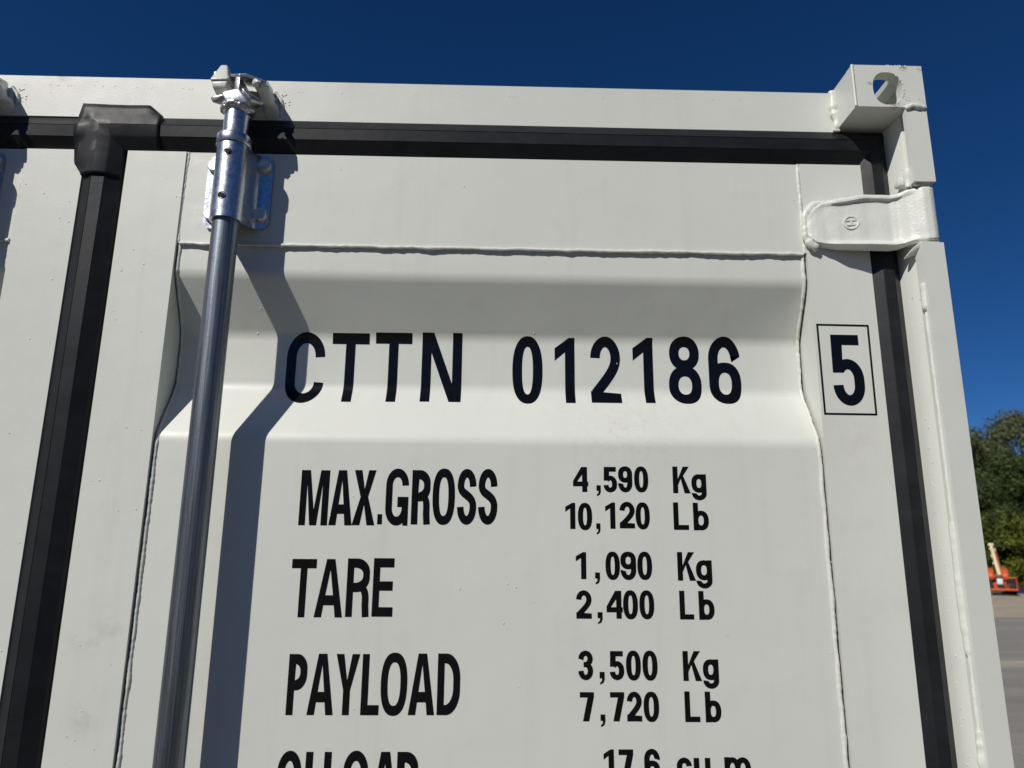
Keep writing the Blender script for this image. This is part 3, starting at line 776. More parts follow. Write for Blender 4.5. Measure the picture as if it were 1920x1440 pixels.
    bm = bmesh.new()
    hull(bm, sh([(-0.4180, 0.0600, 0.7080), (-0.3480, 0.0600, 0.7000), (-0.3420, 0.0655, 0.6600), (-0.4190, 0.0655, 0.6560), (-0.4180, 0.0655, 0.7100), (-0.3460, 0.0655, 0.7030), (-0.3460, 0.0590, 0.6640), (-0.4150, 0.0560, 0.6600)]))
    nrm(bm); finish(bm, 'keeper_base', M['weld'], kp, angle=40, bevel=0.002, seg=3)
    weld('weld_bead', sh([(-0.3520, 0.0630, 0.7030), (-0.3420, 0.0630, 0.692), (-0.3385, 0.0630, 0.676)]), 0.0036, kp, 71, 0.003, 0.006)
    weld('weld_bead', sh([(-0.4200, 0.0600, 0.6570), (-0.4100, 0.0590, 0.6560), (-0.4020, 0.0600, 0.6545)]), 0.0050, kp, 72, 0.003, 0.006)
    bm = bmesh.new(); lumpy(bm, (-0.4270 + dx, 0.020, 0.7030), (0.0045, 0.005, 0.0052), 0.15, 4, 3); nrm(bm)
    finish(bm, 'keeper_stud', M['cast_zinc'], kp, angle=80)
    bm = bmesh.new(); rnd = random.Random(17); L = [(-0.3385 + dx + rnd.uniform(-0.004, 0.010), 0.0645, 0.700 + rnd.uniform(-0.022, 0.008), rnd.uniform(0.0005, 0.0012)) for _ in range(9)]
    dots(bm, L); nrm(bm); o = finish(bm, 'weld_spatter', M['pip'], kp); o['kind'] = 'stuff'
    # guide bracket: one bent plate strapped round the bar
    bm = bmesh.new(); P = [(-0.0520, 0.0620), (-0.0455, 0.0620), (-0.0390, 0.0620), (-0.0335, 0.0620), (-0.0285, 0.0605), (-0.0250, 0.0560), (-0.0232, 0.0490), (-0.0228, 0.0340)]
    for k in range(25):
        a = math.pi + math.pi * k / 24; P.append((0.0227 * math.cos(a), BY + 0.0227 * math.sin(a)))
    P += [(0.0230, 0.0340), (0.0238, 0.0470), (0.0262, 0.0550), (0.0300, 0.0598), (0.0345, 0.0618), (0.0390, 0.0620), (0.0430, 0.0620), (0.0462, 0.0620)]
    Fv, Bv = [], []; n = len(P); nz = 14
    for i, (px, py) in enumerate(P):
        a, b = P[max(0, i - 1)], P[min(n - 1, i + 1)]; t = Vector((b[0] - a[0], b[1] - a[1])).normalized(); nn = Vector((-t.y, t.x))
        fl = max(0, min(1, (py - 0.020) / 0.042))
        zl, zh = 0.4635 + 0.0095 * fl, 0.5805 + 0.0120 * fl
        e = min(px + 0.0520, 0.0462 - px)
        if e < 0.013: rr = 0.013 - math.sqrt(max(0, 0.013 ** 2 - (0.013 - e) ** 2)); zl += rr; zh -= rr
        Fv.append([bm.verts.new(pl((cx + px, py, zl + (zh - zl) * k / nz))) for k in range(nz + 1)])
        Bv.append([bm.verts.new(pl((cx + px + nn.x * 0.0036, py + nn.y * 0.0036, zl + (zh - zl) * k / nz))) for k in range(nz + 1)])
    for i in range(n - 1):
        for k in range(nz):
            bm.faces.new((Fv[i][k], Fv[i + 1][k], Fv[i + 1][k + 1], Fv[i][k + 1])); bm.faces.new((Bv[i][k], Bv[i][k + 1], Bv[i + 1][k + 1], Bv[i + 1][k]))
        for k in (0, nz): bm.faces.new((Fv[i][k], Bv[i][k], Bv[i + 1][k], Fv[i + 1][k]))
    for i in (0, n - 1):
        for k in range(nz): bm.faces.new((Fv[i][k], Fv[i][k + 1], Bv[i][k + 1], Bv[i][k]))
    nrm(bm); br = finish(bm, 'guide_bracket', M['zinc'], R, angle=40)
    for bx_, bz in ((-0.3552, 0.5745), (-0.3555, 0.4945), (-0.4300, 0.5735), (-0.4290, 0.4945)):
        bm = bmesh.new(); ro = random.Random(int(bz * 1e4) + int(bx_ * 1e4)).uniform(0, 1)
        rings = []
        for y, r in ((0.0615, 0.0112), (0.0605, 0.0112), (0.0604, 0.0100), (0.0545, 0.0100), (0.0532, 0.0090), (0.0534, 0.0076), (0.0536, 0.0)):
            nn = 36; row = []
            for k in range(nn):
                a = 2 * math.pi * k / nn
                hexr = r * (math.cos(math.pi / 6) / math.cos((a + math.pi / 6) % (math.pi / 3) - math.pi / 6)) / 0.93 if 0.0098 < r < 0.0102 else r
                row.append(bm.verts.new(pl((bx_ + dx + hexr * math.cos(a + ro), y, bz + hexr * math.sin(a + ro)))))
            rings.append(row)
        for a, b in zip(rings[:-1], rings[1:]):
            for k in range(36): bm.faces.new((a[k], a[(k + 1) % 36], b[(k + 1) % 36], b[k]))
        bmesh.ops.remove_doubles(bm, verts=bm.verts[:], dist=1e-6); nrm(bm)
        finish(bm, 'bolt', M['zinc_bolt'], br, angle=30)
    for rx, rz in ((-0.3888, 0.5628), (-0.3903, 0.4943)):
        bm = bmesh.new(); rings = []
        for y, r in ((-0.0030, 0.0056), (-0.00395, 0.0056), (-0.0042, 0.0050), (-0.0034, 0.0046), (-0.0034, 0.0040), (-0.0046, 0.0034), (-0.0048, 0.0)):
            rings.append([bm.verts.new(pl((rx + dx + r * math.cos(2 * math.pi * k / 20), y, rz + r * math.sin(2 * math.pi * k / 20)))) for k in range(20)])
        for a, b in zip(rings[:-1], rings[1:]):
            for k in range(20): bm.faces.new((a[k], a[(k + 1) % 20], b[(k + 1) % 20], b[k]))
        bmesh.ops.remove_doubles(bm, verts=bm.verts[:], dist=1e-6); nrm(bm)
        finish(bm, 'roll_pin', M['dark_steel'], br, angle=30)
locking_gear(0.0)
locking_gear(-0.405)

# ------------------------------------------------------------------ lettering: own glyph outlines cut from black vinyl
def stroke(path, tx, ty):
    """outline of a path drawn with an elliptical pen (tx wide, ty high)"""
    n = len(path); Lp, Rp = [], []
    for i in range(n):
        a, b = path[max(0, i - 1)], path[min(n - 1, i + 1)]
        t = Vector((b[0] - a[0], b[1] - a[1])).normalized(); nn = Vector((-t.y, t.x))
        h = 0.5 * math.sqrt((tx * nn.x) ** 2 + (ty * nn.y) ** 2)
        Lp.append((path[i][0] + nn.x * h, path[i][1] + nn.y * h)); Rp.append((path[i][0] - nn.x * h, path[i][1] - nn.y * h))
    return ('strip', Lp, Rp)
def arc(cx, cy, rx, ry, a0, a1, n=18):
    return [(cx + rx * math.cos(math.radians(a0 + (a1 - a0) * k / n)), cy + ry * math.sin(math.radians(a0 + (a1 - a0) * k / n))) for k in range(n + 1)]
def sup(cx, cy, rx, ry, e=2.35, n=48):
    o = []
    for k in range(n):
        c, s = math.cos(2 * math.pi * k / n), math.sin(2 * math.pi * k / n)
        o.append((cx + rx * math.copysign(abs(c) ** (2 / e), c), cy + ry * math.copysign(abs(s) ** (2 / e), s)))
    return o
def ring(cx, cy, rx, ry, tx, ty, e=2.3): return [sup(cx, cy, rx, ry, e), sup(cx, cy, rx - tx, ry - ty, e)]
def bez(p, q, r, s, n=16):
    o = []
    for k in range(n + 1):
        t = k / n; u = 1 - t
        o.append(tuple(u ** 3 * p[i] + 3 * u * u * t * q[i] + 3 * u * t * t * r[i] + t ** 3 * s[i] for i in (0, 1)))
    return o
def rect(x0, x1, y0, y1): return [[(x0, y0), (x1, y0), (x1, y1), (x0, y1)]]
def glyph(c, W, Hh, tx, ty):
    a, b, m = tx / 2, ty / 2, W / 2
    rx = (W - tx) / 2
    if c in 'Cc':
        kt, kb = (0.66, 0.31) if c == 'C' else (0.62, 0.37)
        r1, r2 = Hh - b - kt * Hh, kb * Hh - b
        return [stroke(arc(m, kt * Hh, rx, r1, 0, 180) + arc(m, kb * Hh, rx, r2, 180, 360), tx, ty)]
    if c == 'G':
        r1, r2 = Hh - b - 0.70 * Hh, 0.30 * Hh - b
        return [stroke(arc(m, 0.70 * Hh, rx, r1, 0, 180) + arc(m, 0.30 * Hh, rx, r2, 180, 345), tx, ty),
                [[(W - tx * 0.75, 0.0), (W, 0.0), (W, 0.50 * Hh), (0.52 * W, 0.50 * Hh), (0.52 * W, 0.50 * Hh - ty * 1.15), (W - tx, 0.50 * Hh - ty * 1.15), (W - tx, 0.2 * Hh)]]]
    if c == 'T': return [[[(m - a, 0), (m + a, 0), (m + a, Hh - ty), (W, Hh - ty), (W, Hh), (0, Hh), (0, Hh - ty), (m - a, Hh - ty)]]]
    if c == 'N': return [[[(0, 0), (tx, 0), (tx, Hh * 0.72), (W - 1.25 * tx, 0), (W, 0), (W, Hh), (W - tx, Hh), (W - tx, Hh * 0.28), (1.25 * tx, Hh), (0, Hh)]]]
    if c == 'M': return [[[(0, 0), (tx, 0), (tx, Hh * 0.76), (m - 0.52 * tx, 0), (m + 0.52 * tx, 0), (W - tx, Hh * 0.76), (W - tx, 0), (W, 0), (W, Hh), (W - 1.38 * tx, Hh), (m, Hh * 0.28), (1.38 * tx, Hh), (0, Hh)]]]
    if c == 'A':
        ap = 0.62 * tx; y0, y1 = 0.205 * Hh, 0.205 * Hh + ty * 1.05
        xin = lambda y: 1.08 * tx + (m - 1.08 * tx) * y / (0.86 * Hh)
        return [[[(0, 0), (1.08 * tx, 0), (xin(y0), y0), (W - xin(y0), y0), (W - 1.08 * tx, 0), (W, 0), (m + ap, Hh), (m - ap, Hh)],
                 [(xin(y1), y1), (W - xin(y1), y1), (m, 0.82 * Hh)]]]
    if c == 'X':
        k = 1.2 * tx
        return [[[(0, 0), (k, 0), (m, 0.37 * Hh), (W - k, 0), (W, 0), (m + 0.58 * tx, 0.51 * Hh), (W - 0.02 * W, Hh), (W - k, Hh), (m, 0.65 * Hh), (k + 0.01 * W, Hh), (0.02 * W, Hh), (m - 0.58 * tx, 0.51 * Hh)]]]
    if c == 'Y':
        k = 1.12 * tx
        return [[[(m - a, 0), (m + a, 0), (m + a, 0.40 * Hh), (W, Hh), (W - k, Hh), (m, 0.56 * Hh), (k, Hh), (0, Hh), (m - a, 0.40 * Hh)]]]
    if c == 'E': return [[[(0, 0), (W, 0), (W, ty), (tx, ty), (tx, 0.44 * Hh), (W * 0.96, 0.44 * Hh), (W * 0.96, 0.44 * Hh + ty), (tx, 0.44 * Hh + ty), (tx, Hh - ty), (W, Hh - ty), (W, Hh), (0, Hh)]]]
    if c == 'L': return [[[(0, 0), (W, 0), (W, ty), (tx, ty), (tx, Hh), (0, Hh)]]]
    if c in 'PR':
        yb = 0.40 * Hh if c == 'P' else 0.42 * Hh
        def bowl(xr, yt, yl, xl, r): return [(xl, yl)] + arc(xr - r, yl + (yt - yl) * 0.42, r, (yt - yl) * 0.42, -90, 0, 12) + arc(xr - r, yt - (yt - yl) * 0.42, r, (yt - yl) * 0.42, 0, 90, 12) + [(xl, yt)]
        W2 = W if c == 'P' else W * 0.97
        out = [[bowl(W2, Hh, yb, 0, 0.55 * W), bowl(W2 - tx, Hh - ty, yb + ty, tx, 0.34 * W)], rect(0, tx, 0, yb)]
        if c == 'R': out.append(stroke(bez((0.5 * W, yb + b), (W * 0.80, yb + b), (W - a * 1.2, yb - 0.02 * Hh), (W - a * 1.25, 0.20 * Hh), 12) + [(W - a, 0.0)], tx, ty * 0.8))
        return out
    if c == 'D':
        def dd(xr, yt, yl, xl, r): h = (yt - yl); return [(xl, yl)] + arc(xr - r, yl + h * 0.40, r, h * 0.40, -90, 0, 12) + arc(xr - r, yt - h * 0.40, r, h * 0.40, 0, 90, 12) + [(xl, yt)]
        return [[dd(W, Hh, 0, 0, 0.60 * W), dd(W - tx, Hh - ty, ty, tx, 0.36 * W)]]
    if c in '0O': return [ring(m, Hh / 2, m, Hh / 2, tx, ty, 2.35 if c == '0' else 2.4)]
    if c == '1': return [[[(W - tx, 0), (W, 0), (W, Hh), (W - 0.62 * tx, Hh), (0, 0.845 * Hh), (0, 0.655 * Hh), (W - tx, 0.785 * Hh)]]]
    if c == '2':
        ry = 0.24 * Hh
        p = [(a, 0.685 * Hh)] + arc(m, Hh - b - ry, rx, ry, 180, 0) + bez((W - a, Hh - b - ry), (W - a, 0.52 * Hh), (0.60 * W, 0.40 * Hh), (a * 1.05, 0.155 * Hh))[1:]
        return [stroke(p, tx, ty), [[(0, 0), (W, 0), (W, ty), (a, ty * 1.2), (0, ty * 1.25)]]]
    if c == '3':
        ry1, ry2 = 0.5 * (0.47 * Hh - b), 0.5 * (0.53 * Hh - b)
        return [stroke([(a, 0.70 * Hh)] + arc(m, Hh - b - ry1, rx * 0.96, ry1, 180, -80), tx, ty), stroke(arc(m, b + ry2, rx, ry2, 80, -180) + [(a, 0.30 * Hh)], tx, ty),
                rect(0.36 * W, 0.62 * W, 0.53 * Hh - b * 1.05, 0.53 * Hh + b * 0.9)]
    if c == '4':
        xs = 0.60 * W; y0 = 0.225 * Hh; y1 = y0 + ty
        return [[[(xs, 0), (xs + tx, 0), (xs + tx, y0), (W, y0), (W, y1), (xs + tx, y1), (xs + tx, Hh), (xs - 0.15 * tx, Hh), (0, y1 + 0.02 * Hh), (0, y0), (xs, y0)], [(0.27 * W, y1), (xs, y1), (xs, 0.70 * Hh)]]]
    if c == '5':
        r1 = 0.285 * Hh - b; r2 = 0.21 * Hh; cy = 0.655 * Hh - b - r2
        return [stroke(arc(m, 0.285 * Hh, rx, r1, 180, 360) + arc(m, cy, rx, r2, 0, 145), tx, ty),
                [[(0.02 * W, 0.46 * Hh), (0.02 * W + tx, 0.46 * Hh), (0.06 * W + tx, Hh - ty), (0.93 * W, Hh - ty), (0.93 * W, Hh), (0.04 * W, Hh)]]]
    if c in '69':
        r6 = 0.312 * Hh
        parts = [ring(m, r6, m, r6, tx, ty, 2.3), stroke([(a, r6)] + [(a, 0.56 * Hh)] + arc(m, Hh - b - 0.25 * Hh, rx, 0.25 * Hh, 180, 0) + [(W - a, 0.715 * Hh)], tx, ty)]
        if c == '9': parts = [('strip', [(W - x, Hh - y) for x, y in pg[1]], [(W - x, Hh - y) for x, y in pg[2]]) if pg[0] == 'strip' else [[(W - x, Hh - y) for x, y in ct] for ct in pg] for pg in parts]
        return parts
    if c == '7': return [[[(0.20 * W, 0), (0.20 * W + 1.15 * tx, 0), (W, Hh - ty * 0.9), (W, Hh), (0, Hh), (0, Hh - ty), (W - 1.18 * tx, Hh - ty)]]]
    if c == '8': return [ring(m, 0.285 * Hh, m, 0.285 * Hh, tx, ty, 2.25), ring(m, 0.755 * Hh, m * 0.92, 0.245 * Hh, tx, ty * 0.98, 2.2), rect(m - 0.22 * W, m + 0.22 * W, 0.50 * Hh, 0.575 * Hh)]
    if c == 'S':
        ry = 0.235 * Hh
        p = [(W - a, 0.70 * Hh)] + arc(m, Hh - b - ry, rx * 0.97, ry, 0, 180) + bez((W * 0.015 + a, Hh - b - ry), (W * 0.015 + a, 0.52 * Hh), (W - a, 0.54 * Hh), (W - a, b + ry + 0.005 * Hh))[1:-1] + arc(m, b + ry, rx, ry, 0, -180) + [(a, 0.30 * Hh)]
        return [stroke(p, tx, ty)]
    if c == 'U' or c == 'u':
        ry = 0.25 * Hh if c == 'U' else 0.38 * Hh
        out = [stroke([(a, Hh), (a, b + ry)] + arc(m, b + ry, rx, ry, 180, 360) + ([(W - a, Hh)] if c == 'U' else []), tx, ty)]
        if c == 'u': out.append(rect(W - tx, W, 0, Hh))
        return out
    if c == 'm':
        w3 = (W - tx) / 2; o = [rect(0, tx, 0, Hh)]
        for k in (0, 1):
            x0 = k * w3; o.append(stroke([(x0 + a, 0.55 * Hh)] + arc(x0 + a + w3 / 2, Hh - b - 0.36 * Hh, w3 / 2, 0.36 * Hh, 180, 0) + [(x0 + a + w3, 0)], tx, ty))
        return o
    if c == 'K': return [rect(0, tx, 0, Hh), [[(tx, 0.30 * Hh), (0.45 * W, 0.545 * Hh), (W - 1.2 * tx, 0), (W, 0), (0.60 * W, 0.66 * Hh), (0.95 * W, Hh), (0.95 * W - 1.2 * tx, Hh), (tx, 0.53 * Hh)]]]
    if c == 'b': return [rect(0, tx, 0, Hh), ring(m, 0.355 * Hh, m, 0.355 * Hh, tx, ty, 2.3)]
    if c == 'g':
        return [ring(m, 0.645 * Hh, m, 0.355 * Hh, tx, ty, 2.3), stroke([(W - a, Hh), (W - a, 0.30 * Hh)] + arc(m, b + 0.18 * Hh, rx, 0.18 * Hh, 0, -180) + [(a, 0.22 * Hh)], tx, ty)]
    if c == '.': return [rect(0, W, 0, Hh)]
    if c == ',': return [[[(0.05 * W, 0.50 * Hh), (0.05 * W, Hh), (W, Hh), (W, 0.42 * Hh), (0.78 * W, 0.14 * Hh), (0.12 * W, 0), (0.12 * W, 0.17 * Hh), (0.45 * W, 0.26 * Hh), (0.5 * W, 0.50 * Hh)]]]
def lettering(name, line, tx, ty, surf, cuts=()):
    bm = bmesh.new(); lay = 0
    for (c, x0, x1, z0, z1) in line:
        for poly in glyph(c, x1 - x0, z1 - z0, tx, ty):
            lay = (lay + 1) % 3
            if poly[0] == 'strip':
                A_ = [bm.verts.new((x0 + p[0], lay * 0.00004, z0 + p[1])) for p in poly[1]]; B_ = [bm.verts.new((x0 + p[0], lay * 0.00004, z0 + p[1])) for p in poly[2]]
                for k in range(len(A_) - 1): bm.faces.new((A_[k], A_[k + 1], B_[k + 1], B_[k]))
                continue
            cs = [[Vector((p[0], p[1], 0)) for p in ct] for ct in poly]
            flat_ = [p for ct in cs for p in ct]
            vs = [bm.verts.new((x0 + p.x, lay * 0.00004, z0 + p.y)) for p in flat_]
            for tri in tessellate_polygon(cs):
                try: bm.faces.new([vs[k] for k in tri])
                except ValueError: pass
    for zc in cuts:
        bmesh.ops.bisect_plane(bm, geom=bm.verts[:] + bm.edges[:] + bm.faces[:], plane_co=(0, 0, zc), plane_no=(0, 0, 1), dist=1e-7)
    for v in bm.verts: v.co = pl((v.co.x, surf(v.co.z) - 0.00028 - v.co.y, v.co.z))
    for f in bm.faces:
        f.normal_update()
        if f.normal.y > 0: f.normal_flip()
    o = finish(bm, name, M['vinyl'], door_r, angle=30)
    return o
TEXT = [
    ('CTTN', [('C', -0.3153, -0.2586, 0.2183, 0.3302), ('T', -0.2487, -0.1931, 0.2213, 0.3296), ('T', -0.1835, -0.1285, 0.2222, 0.3311), ('N', -0.1131, -0.0527, 0.2233, 0.332)]),
    ('012186', [('0', 0.0237, 0.0692, 0.2221, 0.3291), ('1', 0.0876, 0.1178, 0.2243, 0.3275), ('2', 0.1418, 0.1871, 0.2253, 0.3303), ('1', 0.2064, 0.2371, 0.2261, 0.3293), ('8', 0.2604, 0.3099, 0.2254, 0.3319), ('6', 0.3219, 0.3705, 0.2263, 0.3327)]),
    ('MAX.GROSS', [('M', -0.2687, -0.2295, 0.0414, 0.1168), ('A', -0.2277, -0.1961, 0.0418, 0.1172), ('X', -0.1961, -0.1648, 0.0421, 0.1176), ('.', -0.1612, -0.1547, 0.0436, 0.0573), ('G', -0.151, -0.1196, 0.0421, 0.1204), ('R', -0.1153, -0.0889, 0.0439, 0.1185), ('O', -0.0864, -0.0555, 0.0436, 0.1211), ('S', -0.0523, -0.0258, 0.0441, 0.121), ('S', -0.0231, 0.0035, 0.0444, 0.1213)]),
    ('4,590', [('4', 0.1088, 0.13, 0.0907, 0.1255), (',', 0.1412, 0.1475, 0.0851, 0.1001), ('5', 0.1515, 0.1705, 0.0905, 0.126), ('9', 0.1722, 0.192, 0.0907, 0.127), ('0', 0.1947, 0.2145, 0.091, 0.1272)]),
    ('Kg', [('K', 0.2491, 0.2736, 0.0904, 0.1276), ('g', 0.2752, 0.2961, 0.0808, 0.1171)]),
    ('10,120', [('1', 0.0976, 0.1115, 0.0399, 0.0755), ('0', 0.1151, 0.1348, 0.0384, 0.0757), (',', 0.14, 0.1461, 0.0326, 0.0478), ('1', 0.1531, 0.167, 0.0407, 0.0765), ('2', 0.173, 0.1941, 0.0414, 0.0777), ('0', 0.1953, 0.215, 0.0402, 0.0772)]),
    ('Lb', [('L', 0.248, 0.2691, 0.0401, 0.0776), ('b', 0.2756, 0.2971, 0.0397, 0.0774)]),
    ('TARE', [('T', -0.2727, -0.2396, -0.0791, -0.0035), ('A', -0.2393, -0.2017, -0.0789, -0.0033), ('R', -0.1978, -0.1664, -0.0782, -0.0023), ('E', -0.1627, -0.1349, -0.0776, -0.0016)]),
    ('PAYLOAD', [('P', -0.2672, -0.2426, -0.2001, -0.1253), ('A', -0.2403, -0.2063, -0.2, -0.1248), ('Y', -0.2056, -0.1746, -0.1999, -0.1249), ('L', -0.171, -0.1474, -0.1998, -0.1248), ('O', -0.146, -0.1114, -0.2006, -0.1228), ('A', -0.1094, -0.0752, -0.1995, -0.1238), ('D', -0.0721, -0.0423, -0.1993, -0.1236)]),
    ('CU.CAP.', [('C', -0.2722, -0.2418, -0.3192, -0.2423), ('U', -0.237, -0.2043, -0.3192, -0.2437), ('.', -0.1981, -0.1906, -0.3182, -0.3042), ('C', -0.1888, -0.1569, -0.3191, -0.242), ('A', -0.1534, -0.1179, -0.3181, -0.2434), ('P', -0.1205, -0.0933, -0.3181, -0.2434), ('.', -0.0884, -0.0812, -0.318, -0.3041)]),
    ('1,090', [('1', 0.1115, 0.1257, -0.0268, 0.0088), (',', 0.1373, 0.1442, -0.0339, -0.018), ('0', 0.152, 0.1718, -0.0277, 0.0099), ('9', 0.1725, 0.1939, -0.0276, 0.01), ('0', 0.1957, 0.2159, -0.0274, 0.0102)]),
    ('Kg', [('K', 0.2507, 0.2755, -0.0278, 0.0101), ('g', 0.2759, 0.2979, -0.0379, -0.0006)]),
    ('2,400', [('2', 0.1114, 0.1322, -0.0782, -0.0415), (',', 0.1397, 0.1468, -0.0852, -0.0697), ('4', 0.1523, 0.1743, -0.0779, -0.0418), ('0', 0.1748, 0.1949, -0.0786, -0.041), ('0', 0.1969, 0.217, -0.0785, -0.0409)]),
    ('Lb', [('L', 0.2514, 0.2706, -0.0783, -0.0411), ('b', 0.2775, 0.2986, -0.0786, -0.0413)]),
    ('3,500', [('3', 0.1132, 0.1329, -0.1557, -0.1188), (',', 0.141, 0.1481, -0.1612, -0.1454), ('5', 0.155, 0.1741, -0.1555, -0.1192), ('0', 0.1767, 0.1964, -0.1559, -0.1184), ('0', 0.1986, 0.2186, -0.1558, -0.1183)]),
    ('Kg', [('K', 0.2525, 0.2773, -0.156, -0.1186), ('g', 0.2789, 0.3, -0.1655, -0.1289)]),
    ('7,720', [('7', 0.1149, 0.1334, -0.2061, -0.1705), (',', 0.1413, 0.1479, -0.2129, -0.1977), ('7', 0.1546, 0.1733, -0.206, -0.1703), ('2', 0.1766, 0.1962, -0.2059, -0.1696), ('0', 0.1985, 0.2189, -0.2066, -0.1695)]),
    ('Lb', [('L', 0.2527, 0.2726, -0.2064, -0.1689), ('b', 0.2797, 0.3007, -0.2066, -0.1691)]),
    ('17.6', [('1', 0.1446, 0.1581, -0.2752, -0.2396), ('7', 0.1641, 0.1831, -0.2752, -0.2396), ('.', 0.1856, 0.1919, -0.2751, -0.2685), ('6', 0.1971, 0.2175, -0.2759, -0.2387)]),
    ('cu.m', [('c', 0.2391, 0.2587, -0.2758, -0.249), ('u', 0.2613, 0.2829, -0.2757, -0.2494), ('.', 0.2861, 0.2924, -0.2749, -0.2682), ('m', 0.3011, 0.3354, -0.2748, -0.2484)]),
]
skin = prof
cuts = sorted({round(z, 5) for z, y in PROF if 0.20 < z < 0.345})
sizes = {'CTTN': (0.0142, 0.0165), '012186': (0.0145, 0.0160), 'MAX.GROSS': (0.0090, 0.0122), 'TARE': (0.0090, 0.0122), 'PAYLOAD': (0.0090, 0.0122), 'CU.CAP.': (0.0092, 0.0124)}
for nm, ln in TEXT:
    tx, ty = sizes.get(nm, (0.0071, 0.0066))
    o = lettering('lettering', ln, tx, ty, skin, cuts if nm in ('CTTN', '012186') else ())
# boxed check digit on the right-hand stile
st_face = lambda z: 0.0635
lettering('lettering', [('5', 0.4865, 0.5325, 0.2172, 0.3233)], 0.0148, 0.0155, st_face)
def digit_frame():
    bm = bmesh.new()
    o = [(0.4692, 0.3398), (0.5472, 0.3393), (0.5462, 0.2033), (0.4692, 0.2035)]
    w = 0.0029; i = [(o[0][0] + w, o[0][1] - w), (o[1][0] - w, o[1][1] - w), (o[2][0] - w, o[2][1] + w), (o[3][0] + w, o[3][1] + w)]
    a = [bm.verts.new(pl((x, 0.0632, z))) for x, z in o]; b = [bm.verts.new(pl((x, 0.0632, z))) for x, z in i]
    for k in range(4): bm.faces.new((a[k], a[(k + 1) % 4], b[(k + 1) % 4], b[k]))
    for f in bm.faces:
        f.normal_update()
        if f.normal.y > 0: f.normal_flip()
    finish(bm, 'digit_frame', M['vinyl'], door_r, smooth=False)
digit_frame()
# ------------------------------------------------------------------ boom lift parked by the trees
BLX, BLY = 30.15, 44.0
lift = thing('boom_lift', 'orange boom lift with raised cream boom parked by the trees', 'boom lift', (BLX, BLY, 0))
def wbox(bm, x0, x1, y0, y1, z0, z1): box(bm, BLX + x0, BLX + x1, BLY + y0, BLY + y1, z0, z1, raw=True)
def part(name, mat, fn, bevel=0.03, parent=None, seg=2):
    bm = bmesh.new(); fn(bm); nrm(bm); return finish(bm, name, mat, parent or lift, bevel=bevel, seg=seg)
part('chassis', M['orange'], lambda bm: (wbox(bm, -0.75, 0.75, -1.0, 1.9, 0.42, 0.72), wbox(bm, -1.0, 1.0, -0.85, -0.60, 0.40, 0.56), wbox(bm, -1.0, 1.0, 1.35, 1.6, 0.40, 0.56)), 0.02)
for sx in (-1, 1):
    for wy in (-0.72, 1.48):
        bm = bmesh.new(); N = 28
        for (r0, r1, x0, x1, bmx) in ((0.26, 0.42, sx * 0.86, sx * 1.14, bm),):
            prof_w = [(x0, r0), (x0, r1 - 0.05), (x0 + sx * 0.04, r1), (x1 - sx * 0.04, r1), (x1, r1 - 0.05), (x1, r0)]
            rings = [[bm.verts.new((BLX + px, BLY + wy + r * math.cos(2 * math.pi * k / N), 0.42 + r * math.sin(2 * math.pi * k / N))) for k in range(N)] for px, r in prof_w]
            for a, b in zip(rings[:-1], rings[1:]):
                for k in range(N): bm.faces.new((a[k], a[(k + 1) % N], b[(k + 1) % N], b[k]))
        nrm(bm); wh = finish(bm, 'wheel', M['tyre'], lift)
        bm = bmesh.new(); res = bmesh.ops.create_cone(bm, cap_ends=True, segments=24, radius1=0.258, radius2=0.20, depth=0.2, matrix=Matrix.Translation((BLX + sx * 1.03, BLY + wy, 0.42)) @ Matrix.Rotation(math.pi / 2 * sx, 4, 'Y'))
        finish(bm, 'rim', M['cream'], wh)
part('turntable', M['black'], lambda bm: wbox(bm, -0.55, 0.55, -0.3, 1.3, 0.73, 0.95), 0.03)
def hood(x0, x1):
    def fn(bm):
        pr = [(-0.75, 0.86), (-0.80, 1.12), (-0.55, 1.40), (-0.10, 1.54), (1.0, 1.54), (1.25, 1.38), (1.3, 0.86)]
        a = [bm.verts.new((BLX + x0, BLY + y, z)) for y, z in pr]; b = [bm.verts.new((BLX + x1, BLY + y, z)) for y, z in pr]
        bm.faces.new(a); bm.faces.new(list(reversed(b)))
        for k in range(len(pr)): bm.faces.new((a[k], b[k], b[(k + 1) % len(pr)], a[(k + 1) % len(pr)]))
    return fn
part('hood', M['orange'], hood(0.22, 0.72), 0.09, seg=4)
part('hood', M['orange'], hood(-0.86, -0.36), 0.09, seg=4)
part('counterweight', M['maroon'], lambda bm: wbox(bm, -0.33, 0.20, -0.2, 0.9, 0.96, 1.16), 0.04)
# boom rising away and to the left, cream, its shaded side painted as a maroon bar
def rod(bm, p, q, w, h):
    p, q = Vector(p), Vector(q); t = (q - p).normalized(); s = t.cross(Vector((0, 1, 0))).normalized(); u = s.cross(t)
    v = []
    for c, k in ((p, 1.0), (q, 0.92)):
        v.append([bm.verts.new(c + s * w * a * k + u * h * b * k) for a, b in ((-.5, -.5), (.5, -.5), (.5, .5), (-.5, .5))])
    for k in range(4): bm.faces.new((v[0][k], v[0][(k + 1) % 4], v[1][(k + 1) % 4], v[1][k]))
    bm.faces.new(v[0]); bm.faces.new(list(reversed(v[1])))
B0, B1 = (BLX + 0.06, BLY - 0.1, 1.02), (BLX - 0.30, BLY + 2.2, 2.92)
boom = part('boom', M['cream'], lambda bm: rod(bm, B0, B1, 0.26, 0.30), 0.02)
part('boom_shade_side', M['maroon'], lambda bm: rod(bm, (BLX + 0.25, BLY - 0.05, 0.98), (BLX - 0.04, BLY + 2.0, 2.56), 0.20, 0.30), 0.02)
